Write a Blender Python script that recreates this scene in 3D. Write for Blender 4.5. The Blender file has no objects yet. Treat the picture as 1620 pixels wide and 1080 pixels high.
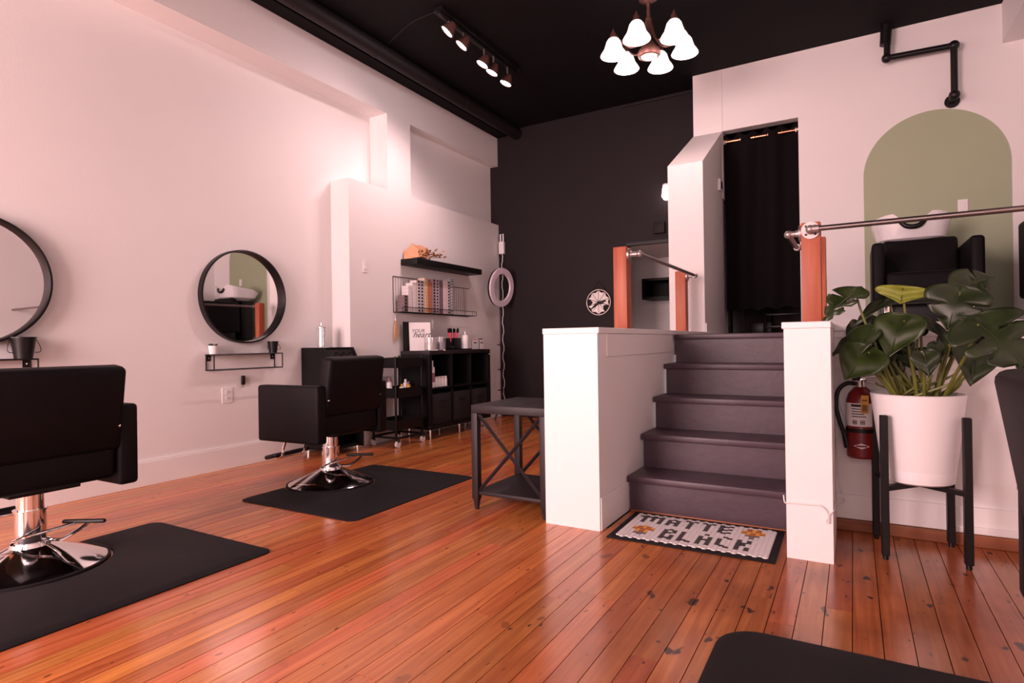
import bpy, bmesh, math, random
from mathutils import Vector, Matrix
random.seed(7)
S = bpy.context.scene
COL = S.collection

# ------------------------------------------------------------------ camera
EYE = 0.95; FPX = 929.74
def _rot(yaw, pitch, roll):
    cy, sy = math.cos(yaw), math.sin(yaw); cp, sp = math.cos(pitch), math.sin(pitch)
    f = Vector((-sy*cp, cy*cp, sp)); r = Vector((cy, sy, 0)); u = r.cross(f)
    return r*math.cos(roll)+u*math.sin(roll), -r*math.sin(roll)+u*math.cos(roll), f
CR, CU, CF = _rot(0.525907, 0.002786, -0.014382)
CAMP = Vector((0, 0, EYE))
cd = bpy.data.cameras.new('camera'); cam = bpy.data.objects.new('camera', cd); COL.objects.link(cam)
m3 = Matrix((CR, CU, -CF)).transposed()
cam.matrix_world = Matrix.Translation(CAMP) @ m3.to_4x4()
cd.sensor_width = 36; cd.lens = FPX/1620*36; cd.clip_start = 0.02; cd.clip_end = 60
S.camera = cam
def ray(x, y): return CR*((x-810)/FPX) - CU*((y-540)/FPX) + CF
def onX(x, y, X): d = ray(x, y); return CAMP + d*(X/d.x)
def onY(x, y, Y): d = ray(x, y); return CAMP + d*(Y/d.y)
def onZ(x, y, Z): d = ray(x, y); return CAMP + d*((Z-EYE)/d.z)

# ------------------------------------------------------------------ world, exposure, daylight
W = bpy.data.worlds.new('world'); S.world = W; W.use_nodes = True
W.node_tree.nodes['Background'].inputs[0].default_value = (1.0, 0.80, 0.80, 1)
W.node_tree.nodes['Background'].inputs[1].default_value = 1.2
vs = S.view_settings
S.display_settings.display_device = 'sRGB'
vs.view_transform = 'Standard'; vs.look = 'None'; vs.gamma = 1; vs.use_curve_mapping = False
vs.exposure = 0.50
TINT = (1.0, 0.68, 0.675)
def area(name, loc, rot, sx, sy, power, col):
    l = bpy.data.lights.new(name, 'AREA'); l.shape = 'RECTANGLE'; l.size = sx; l.size_y = sy
    l.energy = power; l.color = col
    o = bpy.data.objects.new(name, l); COL.objects.link(o); o.location = loc; o.rotation_euler = rot
    return o
# daylight entering through the two shop windows of the front wall
area('daylight_window_left', (-2.85, -2.66, 1.75), (math.radians(90), 0, 0), 2.3, 2.3, 300, TINT)
area('daylight_window_right', (0.2, -2.66, 1.75), (math.radians(90), 0, 0), 2.3, 2.3, 34, TINT)

# ------------------------------------------------------------------ materials
MATS = {}
def nodes_of(m):
    m.use_nodes = True; t = m.node_tree
    return t, t.nodes, t.links, t.nodes['Principled BSDF']
def mat(name, col, rough=0.5, metal=0.0, var=0.06, vscale=8.0, bump=0.0, bscale=60.0, emit=None, estr=0.0, trans=0.0, coat=0.0, spec=0.5, sss=0.0):
    if name in MATS: return MATS[name]
    m = bpy.data.materials.new(name); t, N, L, P = nodes_of(m)
    c = (*col, 1)
    P.inputs['Roughness'].default_value = rough; P.inputs['Metallic'].default_value = metal
    P.inputs['Specular IOR Level'].default_value = spec
    if coat: P.inputs['Coat Weight'].default_value = coat
    if trans: P.inputs['Transmission Weight'].default_value = trans
    tc = N.new('ShaderNodeTexCoord')
    if var > 0:
        nz = N.new('ShaderNodeTexNoise'); nz.inputs['Scale'].default_value = vscale; nz.inputs['Detail'].default_value = 3
        L.new(tc.outputs['Object'], nz.inputs['Vector'])
        mx = N.new('ShaderNodeMix'); mx.data_type = 'RGBA'
        mx.inputs[6].default_value = tuple(x*(1-var) for x in col)+(1,); mx.inputs[7].default_value = tuple(min(1, x*(1+var)) for x in col)+(1,)
        L.new(nz.outputs['Fac'], mx.inputs[0]); L.new(mx.outputs[2], P.inputs['Base Color'])
    else: P.inputs['Base Color'].default_value = c
    if bump > 0:
        nb = N.new('ShaderNodeTexNoise'); nb.inputs['Scale'].default_value = bscale; nb.inputs['Detail'].default_value = 4
        L.new(tc.outputs['Object'], nb.inputs['Vector'])
        b = N.new('ShaderNodeBump'); b.inputs['Strength'].default_value = bump; b.inputs['Distance'].default_value = 0.004
        L.new(nb.outputs['Fac'], b.inputs['Height']); L.new(b.outputs['Normal'], P.inputs['Normal'])
    if emit:
        P.inputs['Emission Color'].default_value = (*emit, 1); P.inputs['Emission Strength'].default_value = estr
    MATS[name] = m; return m

M_WHITE = mat('white_wall_paint', (0.80, 0.775, 0.765), 0.6, var=0.02, vscale=3, bump=0.12, bscale=90)
M_TRIM = mat('white_trim_paint', (0.82, 0.80, 0.79), 0.42, var=0.02, vscale=4, bump=0.05, bscale=40)
M_DARKWALL = mat('black_wall_paint', (0.0105, 0.0060, 0.0073), 0.65, spec=0.3, var=0.12, vscale=2, bump=0.15, bscale=70)
M_CEIL = mat('black_ceiling_paint', (0.0032, 0.0022, 0.0025), 0.8, spec=0.2, var=0.2, vscale=2, bump=0.3, bscale=30)
M_DUCT = mat('black_duct_paint', (0.011, 0.007, 0.007), 0.6, spec=0.3, var=0.15, vscale=6)
M_GREEN = mat('sage_green_paint', (0.36, 0.41, 0.27), 0.6, var=0.03, vscale=3, bump=0.1, bscale=90)
M_STEP = mat('black_step_paint', (0.056, 0.031, 0.044), 0.42, var=0.2, vscale=9, bump=0.35, bscale=22)
M_VINYL = mat('black_vinyl', (0.0056, 0.0040, 0.0049), 0.56, spec=0.15, var=0.1, vscale=14, bump=0.15, bscale=220)
M_RUBBER = mat('black_rubber_foam', (0.0078, 0.0054, 0.0068), 0.7, spec=0.25, var=0.15, vscale=20, bump=0.35, bscale=260)
M_BLACK = mat('matte_black_metal', (0.0055, 0.0045, 0.005), 0.4, spec=0.35, var=0.1, vscale=10)
M_BLKWOOD = mat('black_laminate', (0.0045, 0.0036, 0.0039), 0.5, spec=0.25, var=0.12, vscale=9, bump=0.08, bscale=80)
M_TABLE = mat('charcoal_table_wood', (0.020, 0.013, 0.0155), 0.5, spec=0.35, var=0.18, vscale=7, bump=0.2, bscale=60)
M_CHROME = mat('chrome', (0.82, 0.80, 0.80), 0.08, 1.0, var=0.0)
M_STEEL = mat('brushed_steel_pipe', (0.30, 0.25, 0.24), 0.34, 1.0, var=0.2, vscale=20)
M_IRON = mat('grey_pipe_fitting', (0.42, 0.36, 0.35), 0.42, 0.8, var=0.2, vscale=30)
M_MIRROR = mat('mirror_glass', (0.88, 0.87, 0.86), 0.015, 1.0, var=0.0)
M_GLASS = mat('clear_glass', (0.95, 0.95, 0.95), 0.03, trans=0.95, var=0.0)
M_PLASTIC = mat('white_plastic', (0.82, 0.80, 0.80), 0.35, var=0.02)
M_PORC = mat('white_porcelain', (0.84, 0.82, 0.83), 0.18, var=0.02, coat=0.3)
M_POT = mat('white_ceramic_planter', (0.82, 0.80, 0.80), 0.45, var=0.03, vscale=6)
M_SOIL = mat('potting_soil', (0.035, 0.022, 0.015), 0.9, var=0.4, vscale=60, bump=0.8, bscale=90)
M_RED = mat('red_enamel', (0.17, 0.008, 0.008), 0.32, var=0.1)
M_COPPER = mat('copper_rod', (0.75, 0.35, 0.20), 0.3, 1.0, var=0.05)
M_BRONZE = mat('brown_bronze_metal', (0.16, 0.075, 0.06), 0.42, 0.5, var=0.15)
M_CURTAIN = mat('black_curtain_cloth', (0.0060, 0.0042, 0.0050), 0.9, spec=0.1, var=0.2, vscale=30, bump=0.2, bscale=200)
M_PAPER = mat('kraft_paper', (0.60, 0.30, 0.16), 0.7, var=0.15, vscale=20, bump=0.3, bscale=30)
M_DRY = mat('dried_leaf_brown', (0.20, 0.08, 0.03), 0.7, var=0.4, vscale=30)
M_DRY2 = mat('dried_flower_peach', (0.62, 0.30, 0.14), 0.7, var=0.3, vscale=30)
M_STEM = mat('green_plant_stem', (0.13, 0.14, 0.022), 0.45, var=0.35, vscale=18)
M_INK = mat('black_ink', (0.012, 0.009, 0.01), 0.6, var=0.0)
M_CORD = mat('white_cord', (0.80, 0.78, 0.76), 0.5, var=0.0)
M_SUB = mat('dark_subfloor', (0.012, 0.005, 0.003), 0.9, var=0.2)
M_CLOSET = mat('brown_closet_paint', (0.10, 0.06, 0.05), 0.7, var=0.1)  # even dark brown for the closet's back, right side and top

def wood_plank_mat():
    m = bpy.data.materials.new('fir_floor_plank'); t, N, L, P = nodes_of(m)
    geo = N.new('ShaderNodeNewGeometry'); oi = N.new('ShaderNodeObjectInfo')
    off = N.new('ShaderNodeVectorMath'); off.operation = 'MULTIPLY_ADD'
    off.inputs[1].default_value = (7.3, 31.7, 3.1)
    cmb = N.new('ShaderNodeCombineXYZ')
    for i in range(3): L.new(oi.outputs['Random'], cmb.inputs[i])
    L.new(cmb.outputs[0], off.inputs[0]); L.new(geo.outputs['Position'], off.inputs[2])
    mp = N.new('ShaderNodeMapping'); mp.inputs['Scale'].default_value = (46, 2.2, 10)
    L.new(off.outputs[0], mp.inputs['Vector'])
    g = N.new('ShaderNodeTexNoise'); g.inputs['Scale'].default_value = 1.0; g.inputs['Detail'].default_value = 5; g.inputs['Distortion'].default_value = 0.5
    L.new(mp.outputs[0], g.inputs['Vector'])
    cr = N.new('ShaderNodeValToRGB'); e = cr.color_ramp.elements
    e[0].position = 0.28; e[0].color = (0.40, 0.098, 0.029, 1); e[1].position = 0.72; e[1].color = (0.70, 0.225, 0.070, 1)
    L.new(g.outputs['Fac'], cr.inputs[0])
    # plank to plank tone
    hsv = N.new('ShaderNodeHueSaturation'); mr = N.new('ShaderNodeMapRange')
    mr.inputs['To Min'].default_value = 0.80; mr.inputs['To Max'].default_value = 1.20
    L.new(oi.outputs['Random'], mr.inputs['Value']); L.new(mr.outputs[0], hsv.inputs['Value']); L.new(cr.outputs[0], hsv.inputs['Color'])
    mh = N.new('ShaderNodeMapRange'); mh.inputs['To Min'].default_value = 0.492; mh.inputs['To Max'].default_value = 0.512
    wn = N.new('ShaderNodeTexWhiteNoise'); wn.noise_dimensions = '1D'; L.new(oi.outputs['Random'], wn.inputs['W'])
    L.new(wn.outputs['Value'], mh.inputs['Value']); L.new(mh.outputs[0], hsv.inputs['Hue'])
    # old dark marks and paint spots, worn into the boards near the stairs
    sp = N.new('ShaderNodeTexNoise'); sp.inputs['Scale'].default_value = 1.0; sp.inputs['Detail'].default_value = 2
    mp2 = N.new('ShaderNodeMapping'); mp2.inputs['Scale'].default_value = (13, 8, 1); L.new(geo.outputs['Position'], mp2.inputs['Vector']); L.new(mp2.outputs[0], sp.inputs['Vector'])
    r1 = N.new('ShaderNodeMapRange'); r1.interpolation_type = 'SMOOTHSTEP'; r1.inputs['From Min'].default_value = 0.655; r1.inputs['From Max'].default_value = 0.71
    L.new(sp.outputs['Fac'], r1.inputs['Value'])
    sx = N.new('ShaderNodeSeparateXYZ'); L.new(geo.outputs['Position'], sx.inputs[0])
    rx = N.new('ShaderNodeMapRange'); rx.interpolation_type = 'SMOOTHSTEP'; rx.inputs['From Min'].default_value = -1.5; rx.inputs['From Max'].default_value = -0.2
    rx.inputs['To Min'].default_value = 0.12; L.new(sx.outputs['X'], rx.inputs['Value'])
    mu = N.new('ShaderNodeMath'); mu.operation = 'MULTIPLY'; L.new(r1.outputs[0], mu.inputs[0]); L.new(rx.outputs[0], mu.inputs[1])
    # small specks everywhere
    s2 = N.new('ShaderNodeTexNoise'); s2.inputs['Scale'].default_value = 1.0; mp3 = N.new('ShaderNodeMapping'); mp3.inputs['Scale'].default_value = (55, 16, 1)
    L.new(off.outputs[0], mp3.inputs['Vector']); L.new(mp3.outputs[0], s2.inputs['Vector'])
    r2 = N.new('ShaderNodeMapRange'); r2.interpolation_type = 'SMOOTHSTEP'; r2.inputs['From Min'].default_value = 0.70; r2.inputs['From Max'].default_value = 0.76; r2.inputs['To Max'].default_value = 0.8
    L.new(s2.outputs['Fac'], r2.inputs['Value'])
    ad = N.new('ShaderNodeMath'); ad.operation = 'MAXIMUM'; L.new(mu.outputs[0], ad.inputs[0]); L.new(r2.outputs[0], ad.inputs[1])
    # boards turn darker and redder towards the planter side, broken up by noise
    wr = N.new('ShaderNodeTexNoise'); wr.inputs['Scale'].default_value = 3.5; wr.inputs['Detail'].default_value = 3; L.new(geo.outputs['Position'], wr.inputs['Vector'])
    wm = N.new('ShaderNodeMath'); wm.operation = 'MULTIPLY'; L.new(wr.outputs['Fac'], wm.inputs[0]); L.new(rx.outputs[0], wm.inputs[1])
    mxa = N.new('ShaderNodeMix'); mxa.data_type = 'RGBA'; mxa.inputs[7].default_value = (0.16, 0.038, 0.016, 1)
    L.new(wm.outputs[0], mxa.inputs[0]); L.new(hsv.outputs[0], mxa.inputs[6])
    mx = N.new('ShaderNodeMix'); mx.data_type = 'RGBA'; mx.inputs[7].default_value = (0.022, 0.010, 0.008, 1)
    L.new(ad.outputs[0], mx.inputs[0]); L.new(mxa.outputs[2], mx.inputs[6]); L.new(mx.outputs[2], P.inputs['Base Color'])
    P.inputs['Roughness'].default_value = 0.21; P.inputs['Specular IOR Level'].default_value = 0.6
    b = N.new('ShaderNodeBump'); b.inputs['Strength'].default_value = 0.10; b.inputs['Distance'].default_value = 0.002
    L.new(g.outputs['Fac'], b.inputs['Height']); L.new(b.outputs[0], P.inputs['Normal'])
    return m
M_PLANK = wood_plank_mat()
def grain_mat(name, c0, c1, scale=(30, 30, 2.0), rough=0.5):
    m = bpy.data.materials.new(name); t, N, L, P = nodes_of(m)
    tc = N.new('ShaderNodeTexCoord'); mp = N.new('ShaderNodeMapping'); mp.inputs['Scale'].default_value = scale
    L.new(tc.outputs['Object'], mp.inputs['Vector'])
    g = N.new('ShaderNodeTexNoise'); g.inputs['Scale'].default_value = 1; g.inputs['Detail'].default_value = 4; L.new(mp.outputs[0], g.inputs['Vector'])
    cr = N.new('ShaderNodeValToRGB'); e = cr.color_ramp.elements; e[0].position = .3; e[0].color = (*c0, 1); e[1].position = .7; e[1].color = (*c1, 1)
    L.new(g.outputs['Fac'], cr.inputs[0]); L.new(cr.outputs[0], P.inputs['Base Color']); P.inputs['Roughness'].default_value = rough
    return m
M_POST = grain_mat('red_stained_post_wood', (0.34, 0.070, 0.032), (0.50, 0.135, 0.058))
M_TOE = grain_mat('brown_toe_strip_wood', (0.20, 0.06, 0.025), (0.32, 0.11, 0.04), (2, 30, 30))
def leaf_mat(name, c0, c1, rough=0.32):
    m = bpy.data.materials.new(name); t, N, L, P = nodes_of(m)
    tc = N.new('ShaderNodeTexCoord'); g = N.new('ShaderNodeTexNoise'); g.inputs['Scale'].default_value = 22; g.inputs['Detail'].default_value = 3
    L.new(tc.outputs['Object'], g.inputs['Vector'])
    cr = N.new('ShaderNodeValToRGB'); e = cr.color_ramp.elements; e[0].position = .3; e[0].color = (*c0, 1); e[1].position = .75; e[1].color = (*c1, 1)
    L.new(g.outputs['Fac'], cr.inputs[0]); L.new(cr.outputs[0], P.inputs['Base Color']); P.inputs['Roughness'].default_value = rough
    return m
M_LEAF = leaf_mat('dark_green_leaf', (0.010, 0.018, 0.005), (0.022, 0.036, 0.009), 0.42)
M_LEAF2 = leaf_mat('mid_green_leaf', (0.014, 0.026, 0.006), (0.034, 0.052, 0.012), 0.3)
M_LEAFY = leaf_mat('yellow_green_leaf', (0.16, 0.19, 0.018), (0.25, 0.27, 0.03), 0.4)
M_VEIN = mat('pale_leaf_vein', (0.035, 0.045, 0.014), 0.4, var=0.1)

# ------------------------------------------------------------------ mesh building
class B:
    def __init__(s): s.bm = bmesh.new()
    def _xf(s, vs, rot=None, c=(0, 0, 0)):
        c = Vector(c)
        for v in vs: v.co = (rot @ v.co if rot else v.co) + c
    def box(s, c, size, bev=0.0, seg=2, rot=None):
        g = bmesh.ops.create_cube(s.bm, size=1.0); vs = g['verts']
        for v in vs: v.co = Vector((v.co.x*size[0], v.co.y*size[1], v.co.z*size[2]))
        if bev > 0:
            es = list({e for v in vs for e in v.link_edges})
            r = bmesh.ops.bevel(s.bm, geom=es, offset=min(bev, min(size)*0.49), segments=seg, profile=0.5, affect='EDGES')
            vs = list({v for f in r['faces'] for v in f.verts} | {v for v in vs if v.is_valid})
        s._xf(vs, rot, c); return s
    def b2(s, p0, p1, bev=0.0, seg=2):
        p0 = Vector(p0); p1 = Vector(p1)
        return s.box((p0+p1)/2, [abs(a) for a in (p1-p0)], bev, seg)
    def cyl(s, p0, p1, r0, r1=None, seg=16, caps=True):
        p0 = Vector(p0); p1 = Vector(p1); r1 = r0 if r1 is None else r1
        d = p1-p0; q = d.to_track_quat('Z', 'Y'); a = []; b = []
        for i in range(seg):
            t = 2*math.pi*i/seg; u = Vector((math.cos(t), math.sin(t), 0))
            a.append(s.bm.verts.new(p0+q@(u*r0))); b.append(s.bm.verts.new(p1+q@(u*r1)))
        for i in range(seg):
            j = (i+1) % seg; s.bm.faces.new((a[i], a[j], b[j], b[i]))
        if caps: s.bm.faces.new(a[::-1]); s.bm.faces.new(b)
        return s
    def tube(s, pts, r, seg=8, rs=None, caps=True):
        pts = [Vector(p) for p in pts]; rings = []; n = len(pts); up = None
        for i, p in enumerate(pts):
            d = (pts[min(i+1, n-1)]-pts[max(i-1, 0)])
            if d.length < 1e-9: d = Vector((0, 0, 1))
            d.normalize()
            if up is None: up = d.orthogonal().normalized()
            up = (up-d*up.dot(d))
            if up.length < 1e-6: up = d.orthogonal()
            up.normalize(); w = d.cross(up); rr = rs[i] if rs else r
            rings.append([s.bm.verts.new(p+(up*math.cos(2*math.pi*k/seg)+w*math.sin(2*math.pi*k/seg))*rr) for k in range(seg)])
        for a, b in zip(rings, rings[1:]):
            for k in range(seg): s.bm.faces.new((a[k], a[(k+1) % seg], b[(k+1) % seg], b[k]))
        if caps: s.bm.faces.new(rings[0][::-1]); s.bm.faces.new(rings[-1])
        return s
    def lathe(s, prof, c=(0, 0, 0), seg=32, rot=None, sx=1.0, sy=1.0, closed=False):
        c = Vector(c); rings = []
        for r, z in prof:
            if r < 1e-6: rings.append([s.bm.verts.new(c+(rot@Vector((0, 0, z)) if rot else Vector((0, 0, z))))])
            else:
                ring = []
                for k in range(seg):
                    t = 2*math.pi*k/seg; v = Vector((r*math.cos(t)*sx, r*math.sin(t)*sy, z)); ring.append(s.bm.verts.new(c+(rot@v if rot else v)))
                rings.append(ring)
        prs = list(zip(rings, rings[1:]))
        if closed: prs.append((rings[-1], rings[0]))
        for a, b in prs:
            for k in range(seg):
                j = (k+1) % seg
                if len(a) == 1 and len(b) == 1: continue
                if len(a) == 1: s.bm.faces.new((a[0], b[j], b[k]))
                elif len(b) == 1: s.bm.faces.new((a[k], a[j], b[0]))
                else: s.bm.faces.new((a[k], a[j], b[j], b[k]))
        return s
    def prism(s, poly, fn0, fn1):
        a = [s.bm.verts.new(fn0(*p)) for p in poly]; b = [s.bm.verts.new(fn1(*p)) for p in poly]; n = len(poly)
        s.bm.faces.new(a[::-1]); s.bm.faces.new(b)
        for i in range(n): s.bm.faces.new((a[i], a[(i+1) % n], b[(i+1) % n], b[i]))
        return s
    def sphere(s, c, r, seg=12, sc=(1, 1, 1)):
        g = bmesh.ops.create_uvsphere(s.bm, u_segments=seg, v_segments=max(6, seg//2), radius=r)
        for v in g['verts']: v.co = Vector((v.co.x*sc[0], v.co.y*sc[1], v.co.z*sc[2]))+Vector(c)
        return s
    def mesh(s, name, smooth=True, ang=38):
        bmesh.ops.recalc_face_normals(s.bm, faces=s.bm.faces[:])
        if smooth:
            for f in s.bm.faces: f.smooth = True
            for e in s.bm.edges:
                if len(e.link_faces) != 2 or e.calc_face_angle(0) > math.radians(ang): e.smooth = False
        me = bpy.data.meshes.new(name); s.bm.to_mesh(me); s.bm.free(); return me
def obj(name, b, m, parent=None, label=None, smooth=True):
    me = b.mesh(name, smooth) if isinstance(b, B) else b
    if m is not None and not me.materials: me.materials.append(m)
    o = bpy.data.objects.new(name, me); COL.objects.link(o)
    if parent: o.parent = parent
    if label: o['label'] = label
    return o
def tag(o, label, cat, group=None, kind=None):
    o['label'] = label
    if cat: o['category'] = cat
    if group: o['group'] = group
    if kind: o['kind'] = kind
    return o
def thing(name, label, cat, loc=(0, 0, 0), rz=0, group=None):
    o = bpy.data.objects.new(name, None); COL.objects.link(o); o.empty_display_size = 0.1
    o.location = loc; o.rotation_euler = (0, 0, rz); return tag(o, label, cat, group)
def struct(name, b, m, label=None, parent=None, smooth=False):
    o = obj(name, b, m, parent, smooth=smooth)
    if not parent: o['kind'] = 'structure'
    if label: o['label'] = label
    return o
def copy_tree(o, parent=None):
    c = o.copy(); COL.objects.link(c); c.parent = parent
    for ch in list(o.children): copy_tree(ch, c)
    return c
def R3(axis, deg): return Matrix.Rotation(math.radians(deg), 3, axis)
def bez(p0, p1, p2, p3, n=12):
    p0, p1, p2, p3 = map(Vector, (p0, p1, p2, p3)); r = []
    for i in range(n+1):
        t = i/n; r.append(p0*(1-t)**3+p1*3*t*(1-t)**2+p2*3*t*t*(1-t)+p3*t**3)
    return r
def smoothpath(pts, n=6):
    pts = [Vector(p) for p in pts]; out = []
    for i in range(len(pts)-1):
        p0 = pts[max(i-1, 0)]; p1 = pts[i]; p2 = pts[i+1]; p3 = pts[min(i+2, len(pts)-1)]
        for k in range(n):
            t = k/n; out.append(0.5*((2*p1)+(p2-p0)*t+(2*p0-5*p1+4*p2-p3)*t*t+(3*p1-p0-3*p2+p3)*t**3))
    return out+[pts[-1]]
def text_mesh(body, size, shear=0.0, extrude=0.0006):
    cu = bpy.data.curves.new('txt', 'FONT'); cu.body = body; cu.size = size; cu.shear = shear; cu.extrude = extrude
    cu.align_x = 'CENTER'; cu.align_y = 'CENTER'; cu.resolution_u = 3
    o = bpy.data.objects.new('txt', cu); COL.objects.link(o)
    me = bpy.data.meshes.new_from_object(o.evaluated_get(bpy.context.evaluated_depsgraph_get()))
    bpy.data.objects.remove(o); bpy.data.curves.remove(cu); return me

# ------------------------------------------------------------------ the room
XW, P1, YE, YA, ZC, YF, XR = -4.252, -4.02, 6.616, 6.30, 3.72, -2.6, 1.62
ZP = 0.995
KL0, KL1 = -1.413, -1.110     # left knee wall
KR0, KR1 = -0.262, -0.083     # right knee wall
YLOW = 3.365

floor = struct('floor', B().b2((XW-.2, YF, -0.12), (XR+.2, YE+.1, -0.014)), M_SUB, 'orange brown fir plank floor of the salon')
# planks, laid along the room, each a part of the floor
def plank_mesh():
    b = B(); b.box((0, 0, -0.009), (1, 1, 0.018))
    for v in b.bm.verts:
        if v.co.z > -0.001: v.co.x *= 0.985
    return b.mesh('plank', smooth=False)
PM = plank_mesh(); PM.materials.append(M_PLANK)
pw = 0.083; nx = int((XR-XW)/pw)+1; seams = []
for i in range(nx):
    x = XW+0.004+pw*i+pw/2
    y = YF+0.01; yend = YE-0.01 if x < KL0-0.02 else (YLOW+.02 if x > KR1 else (2.77 if x < KL1+.02 else (3.2 if x < KR0 else 2.82)))
    yend = max(yend, 2.83) if x < KL1+.02 and x > KL0-.02 else yend
    first = True
    while y < yend-0.02:
        ln = random.uniform(1.6, 3.8)
        if first: ln = random.uniform(2.3, 5.2); first = False
        if yend-(y+ln) < 0.5: ln = yend-y
        o = bpy.data.objects.new('plank', PM); COL.objects.link(o); o.parent = floor
        o.scale = (pw-0.0016, ln-0.002, 1); o.location = (x, y+ln/2, 0)
        y += ln
struct('ceiling', B().b2((XW-.2, YF-.1, ZC), (XR+.3, YE+1.5, ZC+.1)), M_CEIL, 'black painted ceiling')
# left wall with bulkhead, pier, niche
b = B()
b.b2((XW-.2, YF, 0), (XW, YE, ZC)); b.b2((XW, YF, 3.277), (P1, YE, 3.645)); b.b2((XW, YF, 3.645), (P1, YE, ZC))
b.b2((XW, 4.487, 2.505), (P1, 4.843, 3.277)); b.b2((XW, 3.95, 0), (P1, YE, 2.505)); b.b2((XW, 4.843, 2.505), (-4.137, YE, 3.277))
struct('wall_left', b, M_WHITE, 'white painted side wall with bulkhead and niche')
b = B(); b.b2((XW, YF, 0), (XW+.018, 3.945, 0.165), 0.003); b.b2((XW, YF, 0.165), (XW+.012, 3.945, 0.178), 0.002)
struct('baseboard_left', b, M_TRIM, 'tall white baseboard along the mirror wall')
b = B(); b.b2((P1, 3.952, 0), (P1+.016, YE, 0.16), 0.003); struct('baseboard_corner', b, M_TRIM, 'white baseboard behind the cabinet')
# black beam and round duct at the top of the left wall
struct('trim_1', B().b2((P1, YF, 3.647), (P1+.145, YE, ZC)), M_CEIL, 'black beam along the top of the white side wall')
b = B(); b.cyl((-3.72, YF, 3.645), (-3.72, YE, 3.645), 0.072, seg=20)
for y in (1.2, 2.6, 4.0, 5.4): b.cyl((-3.72, y, 3.645), (-3.72, y+.03, 3.645), 0.076, seg=20)
struct('trim_2', b, M_DUCT, 'black round duct running beside the ceiling beam', smooth=True)
# back wall, black, with a light recess above the landing
RX0, RX1, RZ1 = -2.27, -1.30, 2.075
b = B(); b.b2((P1-.24, YE, 0), (RX0, YE+.12, ZC)); b.b2((RX0, YE, RZ1), (-1.13, YE+.12, ZC)); b.b2((RX0, YE, 0), (-1.13, YE+.12, 1.0)); b.b2((RX1, YE, 1.0), (-1.13, YE+.12, RZ1))
struct('wall_back', b, M_DARKWALL, 'black painted back wall')
b = B(); b.b2((RX0-.35, 7.9, .9), (-1.1, 8.0, 2.3)); b.b2((RX0-.45, YE+.12, .9), (RX0-.35, 8.0, 2.3)); b.b2((-1.3, YE+.12, .9), (-1.2, 8.0, 2.3)); b.b2((RX0-.35, YE+.12, .9), (-1.3, 7.9, 1.0)); b.b2((RX0-.35, YE+.12, RZ1), (-1.3, 7.9, 2.3))
struct('wall_recess', b, M_WHITE, 'shaded pale wall inside the recess of the black wall')
b = B(); b.b2((-2.27, YE-.03, RZ1-.015), (-1.3, YE, RZ1+.02)); struct('trim_3', b, M_BLACK, 'dark lintel strip over the recess')
b = B(); b.tube([(-2.3, YE-.02, 3.69), (-1.9, YE-.02, 3.685), (-1.42, YE-.02, 3.69)], 0.008, 6); struct('trim_4', b, M_DUCT, 'thin dark conduit along the ceiling edge')
b = B(); b.b2((P1, YE-.016, 0), (KL0, YE, 0.15)); struct('baseboard_back', b, M_BLACK, 'black baseboard of the black wall')
# arch wall
D0, D1, DZ = -1.128, -0.430, 3.088
b = B(); b.b2((-1.417, YA-.008, 2.4), (D0, YA+.12, 3.703)); b.b2((D0, YA, DZ), (D1, YA+.12, 3.703)); b.b2((D1, YA, .9), (XR, YA+.12, 3.703)); b.b2((-1.417, YA, .9), (-1.15, YA+.12, 2.4))
b.b2((-1.417, YA-.004, 3.703), (XR, YA+.12, ZC))
struct('wall_arch', b, M_WHITE, 'white upper wall with a green arch above the landing')
# closet behind the curtain
b = B(); b.b2((-1.2, YA+.12, .9), (-1.156, 7.7, 3.3)); struct('wall_closet_left', b, M_WHITE, 'white side wall of the curtained closet')
b = B(); b.b2((-1.2, 7.7, .9), (.3, 7.8, 3.3)); b.b2((.2, YA+.12, .9), (.3, 7.7, 3.3)); b.b2((-1.2, YA+.12, 3.2), (.3, 7.8, 3.3)); struct('wall_closet_back', b, M_CLOSET, 'brown back wall of the curtained closet')
# chamfered column
b = B(); CXL, CXR, CY, CZ1, CZ2 = -1.469, -1.152, 5.454, 2.568, 3.088
b.prism([(CY, .9), (YA-.002, .9), (YA-.002, CZ2), (CY, CZ1)], lambda y, z: Vector((CXL+(0 if z < 2.9 else .05), y, z)), lambda y, z: Vector((CXR+(0 if z < 2.9 else .022), y, z)))
struct('wall_column', b, M_WHITE, 'white column with sloped top beside the curtain')
b = B(); b.b2((CXR, CY+.01, ZP), (CXR+.012, YA, ZP+.11)); struct('baseboard_column', b, M_TRIM, 'white baseboard on the column side')
# green arch painted on the wall
ax0, ax1, az = 0.103, 1.157, 2.932; acx = (ax0+ax1)/2; ar = (ax1-ax0)/2; spr = az-ar*0.98
pts = [(ax0, ZP+.13), (ax1, ZP+.13)]+[(acx+ar*math.cos(t*math.pi/48), spr+ar*.98*math.sin(t*math.pi/48)) for t in range(49)]
b = B(); b.prism(pts, lambda x, z: Vector((x, YA, z)), lambda x, z: Vector((x, YA-.003, z)))
struct('trim_5', b, M_GREEN, 'sage green arch painted on the white wall')
b = B(); b.b2((D1+.0, YA-.015, ZP), (XR, YA, ZP+.12), .003); struct('baseboard_landing', b, M_TRIM, 'white baseboard under the green arch')
# right wall and its bulkhead
struct('wall_right', B().b2((XR, YF-.1, 0), (XR+.15, YA+.12, ZC)), M_WHITE, 'white side wall opposite the mirrors')
struct('trim_6', B().b2((1.11, YF, 3.387), (XR, YA, ZC)), M_WHITE, 'white bulkhead along the top of the far side wall')
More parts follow.
